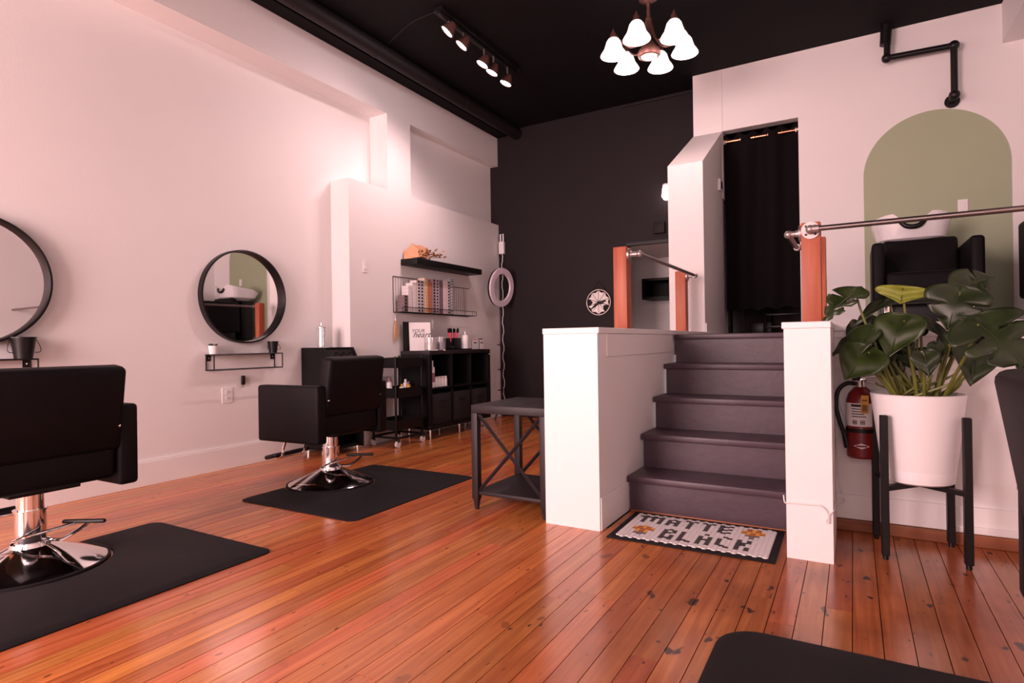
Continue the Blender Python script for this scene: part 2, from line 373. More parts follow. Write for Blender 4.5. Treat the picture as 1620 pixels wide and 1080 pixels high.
# front wall with two shop windows
b = B(); y0, y1 = YF-.12, YF
b.b2((XW-.2, y0, 0), (XR+.15, y1, .6)); b.b2((XW-.2, y0, 2.9), (XR+.15, y1, ZC))
for x0, x1 in ((XW-.2, -4.0), (-1.7, -.95), (1.35, XR+.15)): b.b2((x0, y0, .6), (x1, y1, 2.9))
struct('wall_front', b, M_WHITE, 'white shop front wall')
for n, (x0, x1) in enumerate(((-4.0, -1.7), (-.95, 1.35))):
    b = B(); xm = (x0+x1)/2
    for a, c in ((x0, x0+.05), (xm-.02, xm+.02), (x1-.05, x1)): b.b2((a, YF-.05, .6), (c, YF, 2.9))
    for a, c in ((.6, .66), (2.84, 2.9)): b.b2((x0, YF-.05, a), (x1, YF, c))
    struct('window_%d' % (n+1), b, M_TRIM, 'white framed shop window')

# ------------------------------------------------------------------ landing, stairs, knee walls
b = B(); b.b2((KL0+.01, 4.24, .85), (XR, YE, ZP)); b.b2((KR1-.01, YLOW+.02, .85), (XR, 4.24, ZP))
b.b2((-1.15, YE, .85), (.3, 7.7, ZP))
struct('floor_landing', b, M_STEP, 'dark painted floor of the raised landing')
b = B(); b.b2((KR1-.005, YLOW, 0), (XR, YLOW+.1, .955)); struct('wall_landing', b, M_WHITE, 'white front wall of the raised landing')
b = B(); b.b2((KR1-.002, YLOW-.028, .985), (XR, YLOW+.12, 1.022), .008, 3); b.b2((KR1, YLOW-.012, .955), (XR, YLOW, .985), .003); struct('trim_7', b, M_TRIM, 'white ledge nosing along the landing edge')
b = B(); b.b2((KR1, YLOW-.007, .80), (XR, YLOW, .893), .002); struct('trim_8', b, M_TRIM, 'white fascia board below the landing ledge')
b = B(); b.b2((KR1, YLOW-.014, .058), (XR, YLOW, .176), .002); b.b2((.36, YLOW-.03, .058), (XR, YLOW-.014, .09), .005); struct('baseboard_landing_front', b, M_TRIM, 'white baseboard under the landing wall')
b = B(); b.b2((KR1, YLOW-.03, 0), (XR, YLOW, .056), .006, 2); struct('trim_9', b, M_TOE, 'brown wooden toe strip at the foot of the landing wall')
b = B(); b.b2((KL0, 2.765, 0), (KL1, YE-.002, 1.0)); b.b2((KL0, 2.765, 1.0), (KL1, YE-.002, 1.022)); struct('wall_knee_left', b, M_TRIM, 'wide white half wall beside the black stairs')
b = B(); b.b2((KL0-.004, 2.759, .993), (KL1+.010, 5.45, 1.024), .004); struct('trim_10', b, M_TRIM, 'white cap on the wide half wall')
b = B(); b.b2((KL1, 2.88, .872), (KL1+.008, 3.98, .99), .002); struct('trim_11', b, M_TRIM, 'white fascia board on the stair side of the half wall')
b = B(); b.b2((KL1, 2.775, 0), (KL1+.007, 3.19, .165), .002); struct('baseboard_stair', b, M_TRIM, 'white baseboard beside the first step')
b = B(); b.b2((KR0, 2.812, 0), (KR1, 4.23, 1.0)); struct('wall_knee_right', b, M_TRIM, 'narrow white half wall beside the planter')
b = B(); b.b2((KR0-.008, 2.804, .995), (KR1+.003, 4.24, 1.024), .004); struct('trim_12', b, M_TRIM, 'white cap on the narrow half wall')

st = thing('staircase', 'short flight of black painted wooden steps between white half walls', 'stairs', ((KL1+KR0)/2, 3.19, 0))
rise, run = ZP/5, 0.258
sx0, sx1 = KL1+.001-((KL1+KR0)/2), KR0-.001-((KL1+KR0)/2)
for i in range(5):
    y = i*run
    b = B(); b.b2((sx0+.012, y, i*rise), (sx1, y+.03, (i+1)*rise-.034)); obj('riser', b, M_STEP, st)
    b = B(); b.b2((sx0+(.004 if i < 4 else .012), y-.03, (i+1)*rise-.035), (sx1, y+(run+.03 if i < 4 else .04), (i+1)*rise), .005, 2); obj('tread', b, M_STEP, st)
b = B(); b.b2((sx0+.012, -.010, 0), (sx1, 0, .010), .003); obj('floor_molding', b, M_TOE, st)

# ------------------------------------------------------------------ handrails
def flange(b, c, ax, r=.042, t=.012):
    c = Vector(c); a = Vector(ax); b.cyl(c, c+a*t, r, seg=24); b.cyl(c+a*t, c+a*(t+.014), .021, .018, seg=16)
HL = thing('handrail', 'steel pipe handrail on two red wooden posts by the chandelier side', 'handrail', (-1.29, 3.6, 1.024))
HL['label'] = 'steel pipe handrail on two red wooden posts on the wide half wall'
px0, px1 = -1.336, -1.247
def off(o, p): return Vector(p)-o.location
for y0, y1, zt in ((3.62, 3.709, 1.56), (5.15, 5.239, 1.555)):
    b = B(); b.b2(off(HL, (px0, y0, 1.024)), off(HL, (px1, y1, zt)), .004); obj('post', b, M_POST, HL)
    b = B(); flange(b, off(HL, (px1, (y0+y1)/2, 1.51)), (1, 0, 0)); obj('flange', b, M_IRON, HL)
    b = B(); p = off(HL, (px1, (y0+y1)/2, 1.51)); b.cyl(p+Vector((.026, 0, 0)), p+Vector((.07, 0, 0)), .016); b.sphere(p+Vector((.072, 0, 0)), .022); b.cyl(p+Vector((.072, 0, 0)), p+Vector((.072, .035 if y0 < 4 else -.035, 0)), .019); obj('elbow', b, M_IRON, HL)
b = B(); b.cyl(off(HL, (px1+.072, 3.67, 1.51)), off(HL, (px1+.072, 5.19, 1.51)), .0135); obj('rail', b, M_STEEL, HL)
HR = thing('handrail', 'steel pipe handrail with red wooden posts and a long bar above the planter', 'handrail', (-.18, 3.4, 1.024))
qx0, qx1 = -.228, -.137
for y0, y1, zt, xo in ((3.40, 3.489, 1.552, 0), (3.93, 4.02, 1.553, 0.004)):
    b = B(); b.b2(off(HR, (qx0+xo, y0, 1.024)), off(HR, (qx1+xo, y1, zt)), .004); obj('post', b, M_POST, HR)
    b = B(); p = off(HR, (qx0+xo, (y0+y1)/2, 1.505)); flange(b, p, (-1, 0, 0)); obj('flange', b, M_IRON, HR)
    b = B(); b.cyl(p+Vector((-.026, 0, 0)), p+Vector((-.06, 0, 0)), .016); b.sphere(p+Vector((-.062, 0, 0)), .022); b.cyl(p+Vector((-.062, 0, 0)), p+Vector((-.062, .035 if y0 < 3.6 else -.035, 0)), .019); obj('elbow', b, M_IRON, HR)
b = B(); b.cyl(off(HR, (qx0-.062, 3.45, 1.505)), off(HR, (qx0-.062, 3.97, 1.505)), .0135); obj('rail', b, M_STEEL, HR)
p = off(HR, (-.182, 3.40, 1.508)); b = B(); flange(b, p, (0, -1, 0), .044); obj('flange', b, M_IRON, HR)
for a in range(4):
    t = math.radians(45+90*a); b = B(); b.cyl(p+Vector((.03*math.cos(t), -.0125, .03*math.sin(t))), p+Vector((.03*math.cos(t), -.016, .03*math.sin(t))), .006, seg=10); obj('screw', b, M_BLACK, HR)
b = B(); b.cyl(p+Vector((0, -.02, 0)), p+Vector((0, -.045, 0)), .017); b.sphere(p+Vector((0, -.047, 0)), .022); b.cyl(p+Vector((0, -.047, 0)), p+Vector((.04, -.047, 0)), .019); obj('elbow', b, M_IRON, HR)
b = B(); b.cyl(p+Vector((0, -.047, 0)), off(HR, (XR, 3.353, 1.508)), .0135); obj('long_rail', b, M_STEEL, HR)

# ------------------------------------------------------------------ salon chairs
def make_chair(label, cat='chair', group=None):
    t = thing('salon_chair', label, cat, group=group)     # faces -X, origin on the floor under the pump
    b = B(); b.lathe([(0, 0), (.285, 0), (.287, .006), (.275, .016), (.20, .045), (.12, .080), (.075, .10), (.07, .115), (0, .115)], seg=48); base = obj('base', b, M_CHROME, t)
    b = B(); b.lathe([(.272, .0), (.291, .0), (.291, .012), (.280, .014)], seg=48, closed=True); obj('rubber_rim', b, M_RUBBER, base)
    b = B(); b.cyl((0, 0, .10), (0, 0, .25), .058, seg=28); b.cyl((0, 0, .25), (0, 0, .258), .062, seg=28); obj('pump_cylinder', b, M_CHROME, t)
    b = B(); b.cyl((0, 0, .258), (0, 0, .345), .050, seg=24); obj('piston', b, M_CHROME, t)
    b = B(); b.tube(smoothpath([(.04, .04, .12), (.09, .08, .115), (.13, .13, .15), (.14, .17, .175)]), .007); b.tube(smoothpath([(-.06, -.03, .11), (.0, -.07, .13), (.08, -.02, .16), (.10, .14, .175)]), .006); lv = obj('pump_lever', b, M_CHROME, t)
    b = B(); b.box((.13, .15, .18), (.19, .022, .018), .008, 2, R3('Z', 30)); obj('lever_pad', b, M_BLACK, lv)
    b = B(); b.box((0, 0, .352), (.30, .26, .02), .004); b.box((0, 0, .338), (.12, .12, .02), .004); obj('seat_plate', b, M_BLACK, t)
    b = B(); b.box((-.04, 0, .445), (.50, .50, .165), .028, 3); obj('seat', b, M_VINYL, t)
    rot = R3('Y', 9)
    b = B(); b.box(Vector((.205, 0, .685)), (.095, .535, .385), .026, 3, rot); bk = obj('backrest', b, M_VINYL, t)
    for s in (-1, 1):
        b = B(); b.box((-.045, s*.295, .51), (.545, .085, .37), .018, 3); obj('armrest', b, M_VINYL, t)
        b = B(); b.box((.20, s*.243, .565), (.045, .006, .10), .002, 1, R3('Y', 12)); br = obj('back_bracket', b, M_CHROME, t, 'chrome back bracket')
        for q in ((.232, s*.248, .60), (.216, s*.248, .535)): b = B(); b.sphere(q, .009); obj('bolt', b, M_CHROME, br)
    b = B()
    for s in (-1, 1): b.tube(smoothpath([(-.15, s*.10, .36), (-.28, s*.10, .34), (-.34, s*.10, .25), (-.36, s*.10, .18), (-.40, s*.10, .16)]), .011)
    b.cyl((-.37, -.10, .17), (-.37, .10, .17), .010); fr = obj('footrest_frame', b, M_CHROME, t)
    b = B(); b.box((-.415, 0, .178), (.12, .32, .03), .013, 3, R3('Y', -14)); obj('footrest_pad', b, M_BLACK, fr)
    return t
ch = make_chair('black vinyl salon chair with chrome base, nearest to the black tool station', 'chair', 'salon chairs')
ch.location = (-3.14, 2.885, 0.0005); ch.rotation_euler.z = math.radians(3)
c1 = copy_tree(ch); c1.location = (-3.12, 1.16, 0.0005); c1.rotation_euler.z = math.radians(1)
c1['label'] = 'black vinyl salon chair with chrome base in front of the mirror with the larger bucket'
c2 = copy_tree(ch); c2.location = (0.553, 1.50, 0.0005); c2.rotation_euler.z = math.radians(178)
c2['label'] = 'black vinyl salon chair beside the monstera planter'

# anti fatigue mats, with a round cut-out for the chair base (drawn for a chair that faces -X)
def floor_mat(x0, x1, y0, y1, chair, label, rnd=.05, cut=.30, flip=1):
    cx, cy = (x0+x1)/2, (y0+y1)/2
    if flip < 0: x0, x1 = 2*chair[0]-x1, 2*chair[0]-x0
    t = thing('floor_mat', label, 'mat', (cx, cy, 0), 0, 'black salon floor mats')
    def outline(e, zz):
        pts = []
        def corner(x, y, a0):
            r = rnd-e*.3
            for k in range(7): a = math.radians(a0+90*k/6); pts.append((x+r*math.cos(a), y+r*math.sin(a)))
        X0, X1, Y0, Y1 = x0+e, x1-e, y0+e, y1-e; r = rnd-e*.3
        corner(X0+r, Y0+r, 180); corner(X1-r, Y0+r, 270); corner(X1-r, Y1-r, 0); corner(X0+r, Y1-r, 90)
        rc = cut+e; kx, ky = chair; al = math.acos(max(-1, min(1, (X0-kx)/rc)))     # round recess for the chair base
        for k in range(25): a = al-2*al*k/24; pts.append((kx+rc*math.cos(a), ky+rc*math.sin(a)))
        if flip < 0: pts = [(2*kx-p[0], p[1]) for p in pts[::-1]]
        return pts
    b = B(); lo = outline(0, 0); mid = outline(.004, 0); hi = outline(.028, 0)
    R = [[b.bm.verts.new(Vector((p[0]-cx, p[1]-cy, z))) for p in ring] for ring, z in ((lo, 0.0005), (lo, .005), (hi, .015))]
    n = len(lo)
    for a, c in zip(R, R[1:]):
        for i in range(n): b.bm.faces.new((a[i], a[(i+1) % n], c[(i+1) % n], c[i]))
    b.bm.faces.new(R[0][::-1]); b.bm.faces.new(R[-1])
    obj('pad', b, M_RUBBER, t)
    return t
floor_mat(-3.30, -2.335, 2.29, 3.47, (-3.14, 2.885), 'black rubber floor mat under the chair nearest the black tool station')
floor_mat(-3.30, -2.335, 0.50, 1.80, (-3.12, 1.16), 'black rubber floor mat under the chair by the larger bucket')
floor_mat(-.385, 0.70, 0.75, 2.04, (.553, 1.50), 'black rubber floor mat in front of the planter', rnd=.13, flip=-1)

# ------------------------------------------------------------------ mirrors, wire shelves and what stands on them
def mirror(y, z, label, tilt=0):
    t = thing('round_mirror', label, 'mirror', (XW, y, z), 0, 'round wall mirrors')
    t.rotation_euler.z = math.radians(tilt)
    rot = R3('Y', 90); b = B()
    b.lathe([(.358, .004), (.372, .004), (.372, .058), (.360, .060), (.357, .045)], seg=72, rot=rot, closed=True); obj('frame', b, M_BLACK, t)
    b = B(); b.lathe([(0, .004), (.358, .004), (.358, .012), (0, .012)], seg=72, rot=rot); obj('glass', b, M_MIRROR, t, 'mirror glass')
    return t
mirror(3.005, 1.352, 'round black framed mirror above the shelf with the succulent', -1.0)
mirror(1.315, 1.352, 'round black framed mirror above the shelf with the larger bucket', -1.0)
def wire_shelf(y0, y1, ztop, label):
    t = thing('wire_shelf', label, 'shelf', (XW, y0, ztop), 0, 'black wire wall shelves')
    w = y1-y0; d = .105; h = .118
    b = B(); r = .0045
    for z in (0, -h):
        for p, q in (((.006, 0, z), (.006, w, z)), ((d, 0, z), (d, w, z)), ((0, 0, z), (d, 0, z)), ((0, w, z), (d, w, z))): b.cyl(p, q, r, seg=6)
    for x in (.006, d):
        for y in (0, w): b.cyl((x, y, 0), (x, y, -h), r, seg=6)
    obj('wire_frame', b, M_BLACK, t)
    b = B(); b.b2((.002, 0, -.005), (d, w, .001)); obj('shelf_board', b, M_BLACK, t)
    for y in (.02, w-.02):
        b = B(); b.b2((.0, y-.018, -.05), (.004, y+.018, -.005)); k = obj('wall_plate', b, M_BLACK, t)
        b = B(); b.cyl((.004, y, -.028), (.008, y, -.028), .007, seg=3); obj('screw', b, M_CHROME, k)
    return t
s2a, s2b = 2.69, 3.30
wire_shelf(s2a, s2b, .895, 'black wire wall shelf with a succulent and a small bucket')
wire_shelf(.98, 1.59, .897, 'black wire wall shelf with one larger bucket')
def bucket(x, y, z, h, r0, r1, label, handle=True):
    t = thing('bucket', label, 'bucket', (x, y, z)); b = B()
    b.lathe([(0, .001), (r0, .001), (r0, .004), (r1, h), (r1+.003, h), (r1+.003, h-.006), (r1-.003, h-.004), (r0-.003, .006), (0, .006)], seg=28); obj('body', b, M_BLACK, t)
    for q in (-1, 1): b = B(); b.tube(bez((0, q*(r1+.002), h-.015), (.02, q*(r1+.03), h*.35), (.02, q*(r1+.02), h*.25), (.015, q*r1*.8, h*.3)), .002, 6); obj('handle', b, M_BLACK, t)
p = onX(432, 560, XW+.055); bucket(XW+.055, p.y, .897, .098, .031, .043, 'small black metal bucket on the shelf beside the succulent')
p = onX(37, 565, XW+.06); bucket(XW+.06, p.y, .899, .128, .044, .062, 'larger black metal bucket with wire handle')
# succulent
p = onX(337, 558, XW+.055); t = thing('succulent', 'tiny succulent in a white pot on the wire shelf', 'plant', (XW+.055, p.y, .897))
b = B(); b.lathe([(0, .001), (.026, .001), (.034, .066), (.031, .066), (.029, .056), (0, .056)], seg=24); obj('pot', b, M_PORC, t)
for i in range(12):
    a = i*2.4; el = .35+.09*(i % 5); ln = .038
    d = Vector((math.cos(a)*math.cos(el), math.sin(a)*math.cos(el), math.sin(el)))
    b = B(); b.tube([Vector((0, 0, .058))+d*ln*k for k in (0, .35, .75, 1)], .006, 6, [.004, .0075, .006, .001]); obj('leaf', b, M_LEAF2, t)
# clipper hook, outlet, switch plates on the left wall
p = onX(383, 603, XW); t = thing('hair_clipper', 'small black clipper hanging on the wall below the wire shelf', 'clipper', p)
b = B(); b.box((.014, 0, .01), (.022, .028, .075), .006); obj('body', b, M_BLACK, t)
b = B(); b.tube([(.01, -.006, -.028), (.01, -.007, -.045), (.01, .007, -.045), (.01, .006, -.028)], .002, 6); obj('loop', b, M_BLACK, t)
def plate(name, label, p, ax, w, h, kind):
    t = thing(name, label, 'outlet' if kind == 'outlet' else 'switch', p)
    ax = Vector(ax); side = Vector((0, 0, 1)).cross(ax)
    def bx(cy, cz, ww, hh, d0, d1, m, nm, par):
        b = B(); c = side*cy+Vector((0, 0, cz))+ax*((d0+d1)/2); s = [abs(side[i])*ww+abs(ax[i])*(d1-d0) for i in range(3)]; s[2] = hh
        b.box(c, s, .0015, 1); return obj(nm, b, m, par)
    bx(0, 0, w, h, 0, .006, M_PLASTIC, 'cover_plate', t)
    if kind == 'outlet':
        for dz in (-.025, .025):
            k = bx(0, dz, .032, .028, .006, .010, M_PLASTIC, 'socket', t)
            bx(-.006, dz+.003, .003, .009, .010, .0105, M_INK, 'slot', k); bx(.006, dz+.003, .003, .009, .010, .0105, M_INK, 'slot', k)
    else:
        bx(0, 0, .030, .062, .006, .011, M_PLASTIC, 'rocker', t)
    return t
plate('wall_outlet', 'white wall outlet below the wire shelf with succulent', onX(359, 625, XW), (1, 0, 0), .09, .12, 'outlet')
plate('wall_outlet', 'white wall outlet low beside the ring light stand', onX(783, 600, P1), (1, 0, 0), .075, .115, 'outlet')
plate('light_switch', 'white switch plate on the wall beside the dried bouquet shelf', onX(577, 421, P1), (1, 0, 0), .055, .12, 'switch')
plate('wall_outlet', 'white outlet plate on the wall above the cube cabinet by the book', onX(686, 514, P1), (1, 0, 0), .05, .12, 'outlet')
plate('light_switch', 'white switch plate on the green arch', onY(1523, 326, YA-.003), (0, -1, 0), .07, .115, 'switch')

# ------------------------------------------------------------------ tool station, jar
t = thing('tool_station', 'black salon tool station with sloped front and chrome ring holders', 'cabinet', (XW, 3.58, 0))
W_, zt = .355, .935
prof = [(.005, .04), (.40, .04), (.40, .74), (.285, zt), (.005, zt)]
for y in (0, W_-.02):
    b = B(); b.prism(prof, lambda x, z: Vector((x, y, z)), lambda x, z: Vector((x, y+.02, z))); obj('side_panel', b, M_BLKWOOD, t)
b = B(); b.b2((.01, .02, .05), (.02, W_-.02, zt-.005)); b.b2((.01, .02, .05), (.38, W_-.02, .07)); obj('carcass', b, M_BLKWOOD, t)
b = B(); b.b2((.005, .02, zt-.022), (.255, W_-.02, zt-.002)); obj('top', b, M_BLKWOOD, t)
dx, dz = .115, .195; ang = math.degrees(math.atan2(dz, dx))
b = B(); b.box((.328, W_/2, .82), (.21, W_-.04, .014), .002, 1, R3('Y', ang)); obj('sloped_panel', b, M_BLKWOOD, t)
nrm = R3('Y', ang) @ Vector((0, 0, 1))
for i, y in enumerate((.13, .205, .285)):
    b = B(); c = Vector((.328, y, .82))+nrm*.009+(R3('Y', ang)@Vector((-.045, 0, 0)))
    b.lathe([(.024, 0), (.031, 0), (.031, .006), (.024, .006)], c, 24, R3('Y', ang), closed=True); obj('ring_holder', b, M_CHROME, t, 'chrome ring holder')
b = B(); b.b2((.385, .025, .30), (.40, W_-.025, .70), .003); dr = obj('door', b, M_BLKWOOD, t)
b = B(); b.cyl((.42, .06, .42), (.42, .06, .58), .006, seg=8); obj('handle', b, M_CHROME, dr)
for x in (.05, .35):
    for y in (.03, W_-.03): b = B(); b.cyl((x, y, 0), (x, y, .05), .018, seg=12); obj('foot', b, M_CHROME, t)
p = onX(519.5, 545, XW+.13); t = thing('disinfectant_jar', 'tall clear glass disinfectant jar with steel lid on the tool station', 'jar', (XW+.13, 3.70, .934))
b = B(); b.lathe([(0, .001), (.044, .001), (.044, .175), (.040, .175), (.040, .008), (0, .008)], seg=32); obj('glass_body', b, M_GLASS, t)
b = B(); b.lathe([(0, .176), (.047, .176), (.047, .182), (.02, .194), (0, .196)], seg=32); b.cyl((0, 0, .19), (0, 0, .222), .006, seg=10); obj('lid', b, M_CHROME, t)
b = B(); b.cyl((0, 0, .01), (0, 0, .185), .009, seg=12); b.cyl((0, 0, .012), (0, 0, .018), .032, seg=20); obj('lift_rod', b, M_CHROME, t)

# ------------------------------------------------------------------ rolling cart
t = thing('rolling_cart', 'black three tier rolling cart with white casters beside the cube cabinet', 'cart', (-3.80, 4.34, 0))
cw, cl = .30, .36
tz = (.16, .46, .74)
for z in tz:
    b = B()
    b.b2((-cw/2, -cl/2, z-.006), (cw/2, cl/2, z)); b.b2((-cw/2, -cl/2, z), (-cw/2+.006, cl/2, z+.085)); b.b2((cw/2-.006, -cl/2, z), (cw/2, cl/2, z+.085)); b.b2((-cw/2, -cl/2, z), (cw/2, -cl/2+.006, z+.085)); b.b2((-cw/2, cl/2-.006, z), (cw/2, cl/2, z+.085)); obj('tray', b, M_BLACK, t)
for x in (-cw/2+.01, cw/2-.01):
    for y in (-cl/2-.008, cl/2+.008): b = B(); b.b2((x-.01, y-.008, .07), (x+.01, y+.008, .84), .003); obj('upright', b, M_BLACK, t)
b = B(); b.tube([(-cw/2, -cl/2, .085), (cw/2, -cl/2, .085), (cw/2, cl/2, .085), (-cw/2, cl/2, .085), (-cw/2, -cl/2, .085)], .011, 8); obj('base_frame', b, M_BLACK, t)
for x in (-cw/2, cw/2):
    for y in (-cl/2, cl/2):
        b = B(); b.box((x, y, .062), (.034, .022, .034), .006); k = obj('caster', b, M_BLACK, t)
        b = B(); b.cyl((x-.012, y, .03), (x+.012, y, .03), .0295, seg=20); obj('wheel', b, M_PLASTIC, k, 'white wheel')
def bottle(name, label, loc, r, h, m, cap=None, group=None, neck=.45, band=None):
    t = thing(name, label, 'bottle', loc, 0, group)
    b = B(); b.lathe([(0, .0005), (r, .0005), (r, h*.72), (r*.9, h*.77), (r*neck, h*.80), (r*neck, h*.82), (0, h*.82)], seg=18); bd = obj('body', b, m, t)
    b = B(); b.cyl((0, 0, h*.815), (0, 0, h), r*neck*1.15, seg=14); obj('cap', b, cap or M_PLASTIC, t)
    if band: b = B(); b.lathe([(r+.0006, h*.2), (r+.0006, h*.55)], seg=18); obj('label_band', b, band, bd)
    return t
M_YEL = mat('amber_plastic', (0.65, 0.33, 0.04), .4); M_CLR = mat('frosted_plastic', (0.75, 0.70, 0.68), .3, var=.03); M_MAUVE = mat('mauve_print', (0.30, 0.14, 0.2), .5); M_PINK = mat('pink_plastic', (0.80, 0.10, 0.17), .4)
for nm, dx_, dy_, r, h, m, cp, lb in (('spray_bottle', -.05, -.06, .028, .17, M_PLASTIC, M_MAUVE, 'white bottle with mauve cap on the cart'), ('lotion_bottle', .03, .03, .026, .11, M_CLR, M_YEL, 'frosted bottle with amber cap on the cart'), ('amber_bottle', .05, .10, .022, .13, M_YEL, M_MAUVE, 'small amber bottle on the cart'), ('pump_bottle', -.02, .14, .024, .15, M_PLASTIC, M_PLASTIC, 'all white bottle at the end of the cart tray')):
    bottle(nm, lb, (-3.80+dx_, 4.34+dy_, .4605), r, h, m, cp)

# ------------------------------------------------------------------ cube cabinet
CX0, CX1, CY0, CY1, CZT, CZB = -4.002, -3.63, 4.623, 5.745, .885, .10
t = thing('cube_cabinet', 'black cube shelf cabinet on chrome legs with fabric bins', 'cabinet', ((CX0+CX1)/2, (CY0+CY1)/2, 0))
def o_(x, y, z): return Vector((x-(CX0+CX1)/2, y-(CY0+CY1)/2, z))
b = B(); b.b2(o_(CX0, CY0, CZT-.038), o_(CX1, CY1, CZT), .002); obj('top_panel', b, M_TABLE, t)
b = B(); b.b2(o_(CX0, CY0, CZB), o_(CX1, CY1, CZB+.038), .002); obj('bottom_panel', b, M_BLKWOOD, t)
for y in (CY0, CY1-.038): b = B(); b.b2(o_(CX0, y, CZB+.038), o_(CX1, y+.038, CZT-.038)); obj('side_panel', b, M_BLKWOOD, t)
ys = [CY0+.038+(CY1-CY0-.076)*k/3 for k in range(4)]
for y in ys[1:3]: b = B(); b.b2(o_(CX0, y-.008, CZB+.038), o_(CX1-.003, y+.008, CZT-.038)); obj('divider', b, M_BLKWOOD, t)
zm = .505
b = B(); b.b2(o_(CX0, CY0+.038, zm-.008), o_(CX1-.003, CY1-.038, zm+.008)); obj('shelf', b, M_BLKWOOD, t)
b = B(); b.b2(o_(CX0, CY0+.03, CZB+.03), o_(CX0+.005, CY1-.03, CZT-.03)); obj('back_panel', b, M_BLKWOOD, t)
for y in (CY0+.06, (CY0+CY1)/2, CY1-.06):
    for x in (CX0+.05, CX1-.05): b = B(); b.cyl(o_(x, y, 0), o_(x, y, CZB), .010, .014, 14); obj('leg', b, M_CHROME, t, 'chrome leg')
b = B(); b.sphere(o_(CX1+.001, CY1-.02, CZT-.055), .006); obj('screw_cover', b, M_PLASTIC, t)
M_FAB = mat('black_fabric_bin', (.011, .009, .010), .85, var=.3, vscale=40, bump=.4, bscale=150)
for k, lb in enumerate(('black fabric bin under the row of small cans', 'black fabric bin in the middle of the cube cabinet', 'black fabric bin at the end of the cube cabinet near the ring light')):
    y0, y1 = ys[k]+.014, ys[k+1]-.014; q = thing('fabric_bin', lb, 'bin', (CX1-.17, (y0+y1)/2, CZB+.0385), 0, 'fabric bins in the cube cabinet')
    b = B(); b.box((0, 0, .155), (.32, y1-y0, .31), .012, 2); obj('body', b, M_FAB, q)
    b = B(); b.tube([(.161, -.05, .24), (.172, -.03, .225), (.172, .03, .225), (.161, .05, .24)], .006, 6); obj('handle', b, M_BLACK, q)
zs = zm+.0085
bottle('tall_bottle', 'tall white bottle at the front of the cabinet shelf', (-3.70, ys[0]+.075, zs), .036, .27, M_PLASTIC, M_PLASTIC, band=M_MAUVE, neck=.55)
bottle('tall_bottle', 'tall white bottle with amber band against the cabinet side', (-3.79, ys[0]+.035, zs), .030, .25, M_PLASTIC, M_PLASTIC, band=M_YEL, neck=.5)
for k in range(4): bottle('small_can', 'small white can in the row on the cabinet shelf', (-3.70+.004*k, ys[0]+.15+.047*k, zs), .021, .105, M_PLASTIC, M_PLASTIC, 'small cans on the cabinet shelf', neck=.8)
# things on the cabinet top
zt = CZT+.0005
def book(name, label, y, x, hgt, th, wid, m, lean=0):
    t = thing(name, label, 'book', (x, y, zt)); b = B(); b.box((0, 0, hgt/2), (th, wid, hgt), .002, 1); obj('cover', b, m, t)
    b = B(); b.box((0, .003, hgt/2), (th-.006, wid, hgt-.008)); obj('pages', b, M_PAPER2, t); t.rotation_euler.y = lean; return t
M_PAPER2 = mat('page_paper', (.75, .70, .66), .8, var=.03); M_PRINT = mat('white_print_board', (.80, .76, .76), .6, var=.02)
for k in range(2):
    o = thing('magazine', 'dark spined magazine standing beside the lettered print' if k == 0 else 'dark framed board leaning behind the lettered print', 'book' if k == 0 else 'frame', (CX0+.03+.055*k, 4.665+.14*k, zt)); o.rotation_euler.z = math.radians(-38*k)
    b = B(); b.box((0, 0, .15), (.012, .065 if k == 0 else .24, .30), .001, 1); obj('cover', b, M_BLACK, o)
o = thing('lettered_print', 'white print board with black brush lettering on the cabinet', 'print', (CX0+.125, 4.79, zt)); o.rotation_euler = (0, math.radians(-6), math.radians(-38))
b = B(); b.box((0, 0, .148), (.010, .225, .296), .001, 1); obj('board', b, M_PRINT, o)
for body, sz, z, dy, sh in (('YOUR', .05, .205, -.02, .25), ('heart', .085, .165, .012, .45)):
    me = text_mesh(body, sz, sh); me.transform(Matrix.Translation((.0056, dy, z)) @ Matrix(((0, 0, 1), (1, 0, 0), (0, 1, 0))).to_4x4()); obj('lettering', me, M_INK, o)
def candle(y, x, r, h, label, m):
    t = thing('candle_jar', label, 'candle', (x, y, zt)); b = B(); b.lathe([(0, .001), (r, .001), (r, h), (r-.004, h), (r-.004, .008), (0, .008)], seg=28); obj('glass', b, M_GLASS, t)
    b = B(); b.lathe([(0, .009), (r-.005, .009), (r-.005, h*.62), (.004, h*.60), (0, h*.61)], seg=24); obj('wax', b, m, t)
    b = B(); b.cyl((0, 0, h*.6), (0, 0, h*.75), .002, seg=6); obj('wick', b, M_INK, t)
M_WAX = mat('white_wax', (.82, .74, .72), .5, var=.03); M_WAX2 = mat('lilac_wax', (.70, .66, .82), .5, var=.03)
candle(4.76, -3.72, .068, .135, 'wide glass candle jar with white wax', M_WAX)
candle(4.915, -3.71, .050, .140, 'glass candle jar with lilac wax', M_WAX2)
t = thing('brush_box', 'black open box holding pink tint brushes', 'box', (-3.80, 5.22, zt))
b = B(); b.b2((-.07, -.17, 0), (.09, .26, .012)); tr = obj('tray', b, M_BLACK, t); b = B(); b.b2((-.06, -.17, .012), (.06, -.03, .045), .004); obj('low_box', b, M_BLACK, t)
b = B()
for a, c in (((-.055, -.03, .012), (.055, -.024, .13)), ((-.055, .104, .012), (.055, .11, .13)), ((-.055, -.03, .012), (-.049, .11, .13)), ((.049, -.03, .012), (.055, .11, .13)), ((-.055, -.03, .012), (.055, .11, .018))): b.b2(a, c)
obj('brush_holder', b, M_BLACK, t)
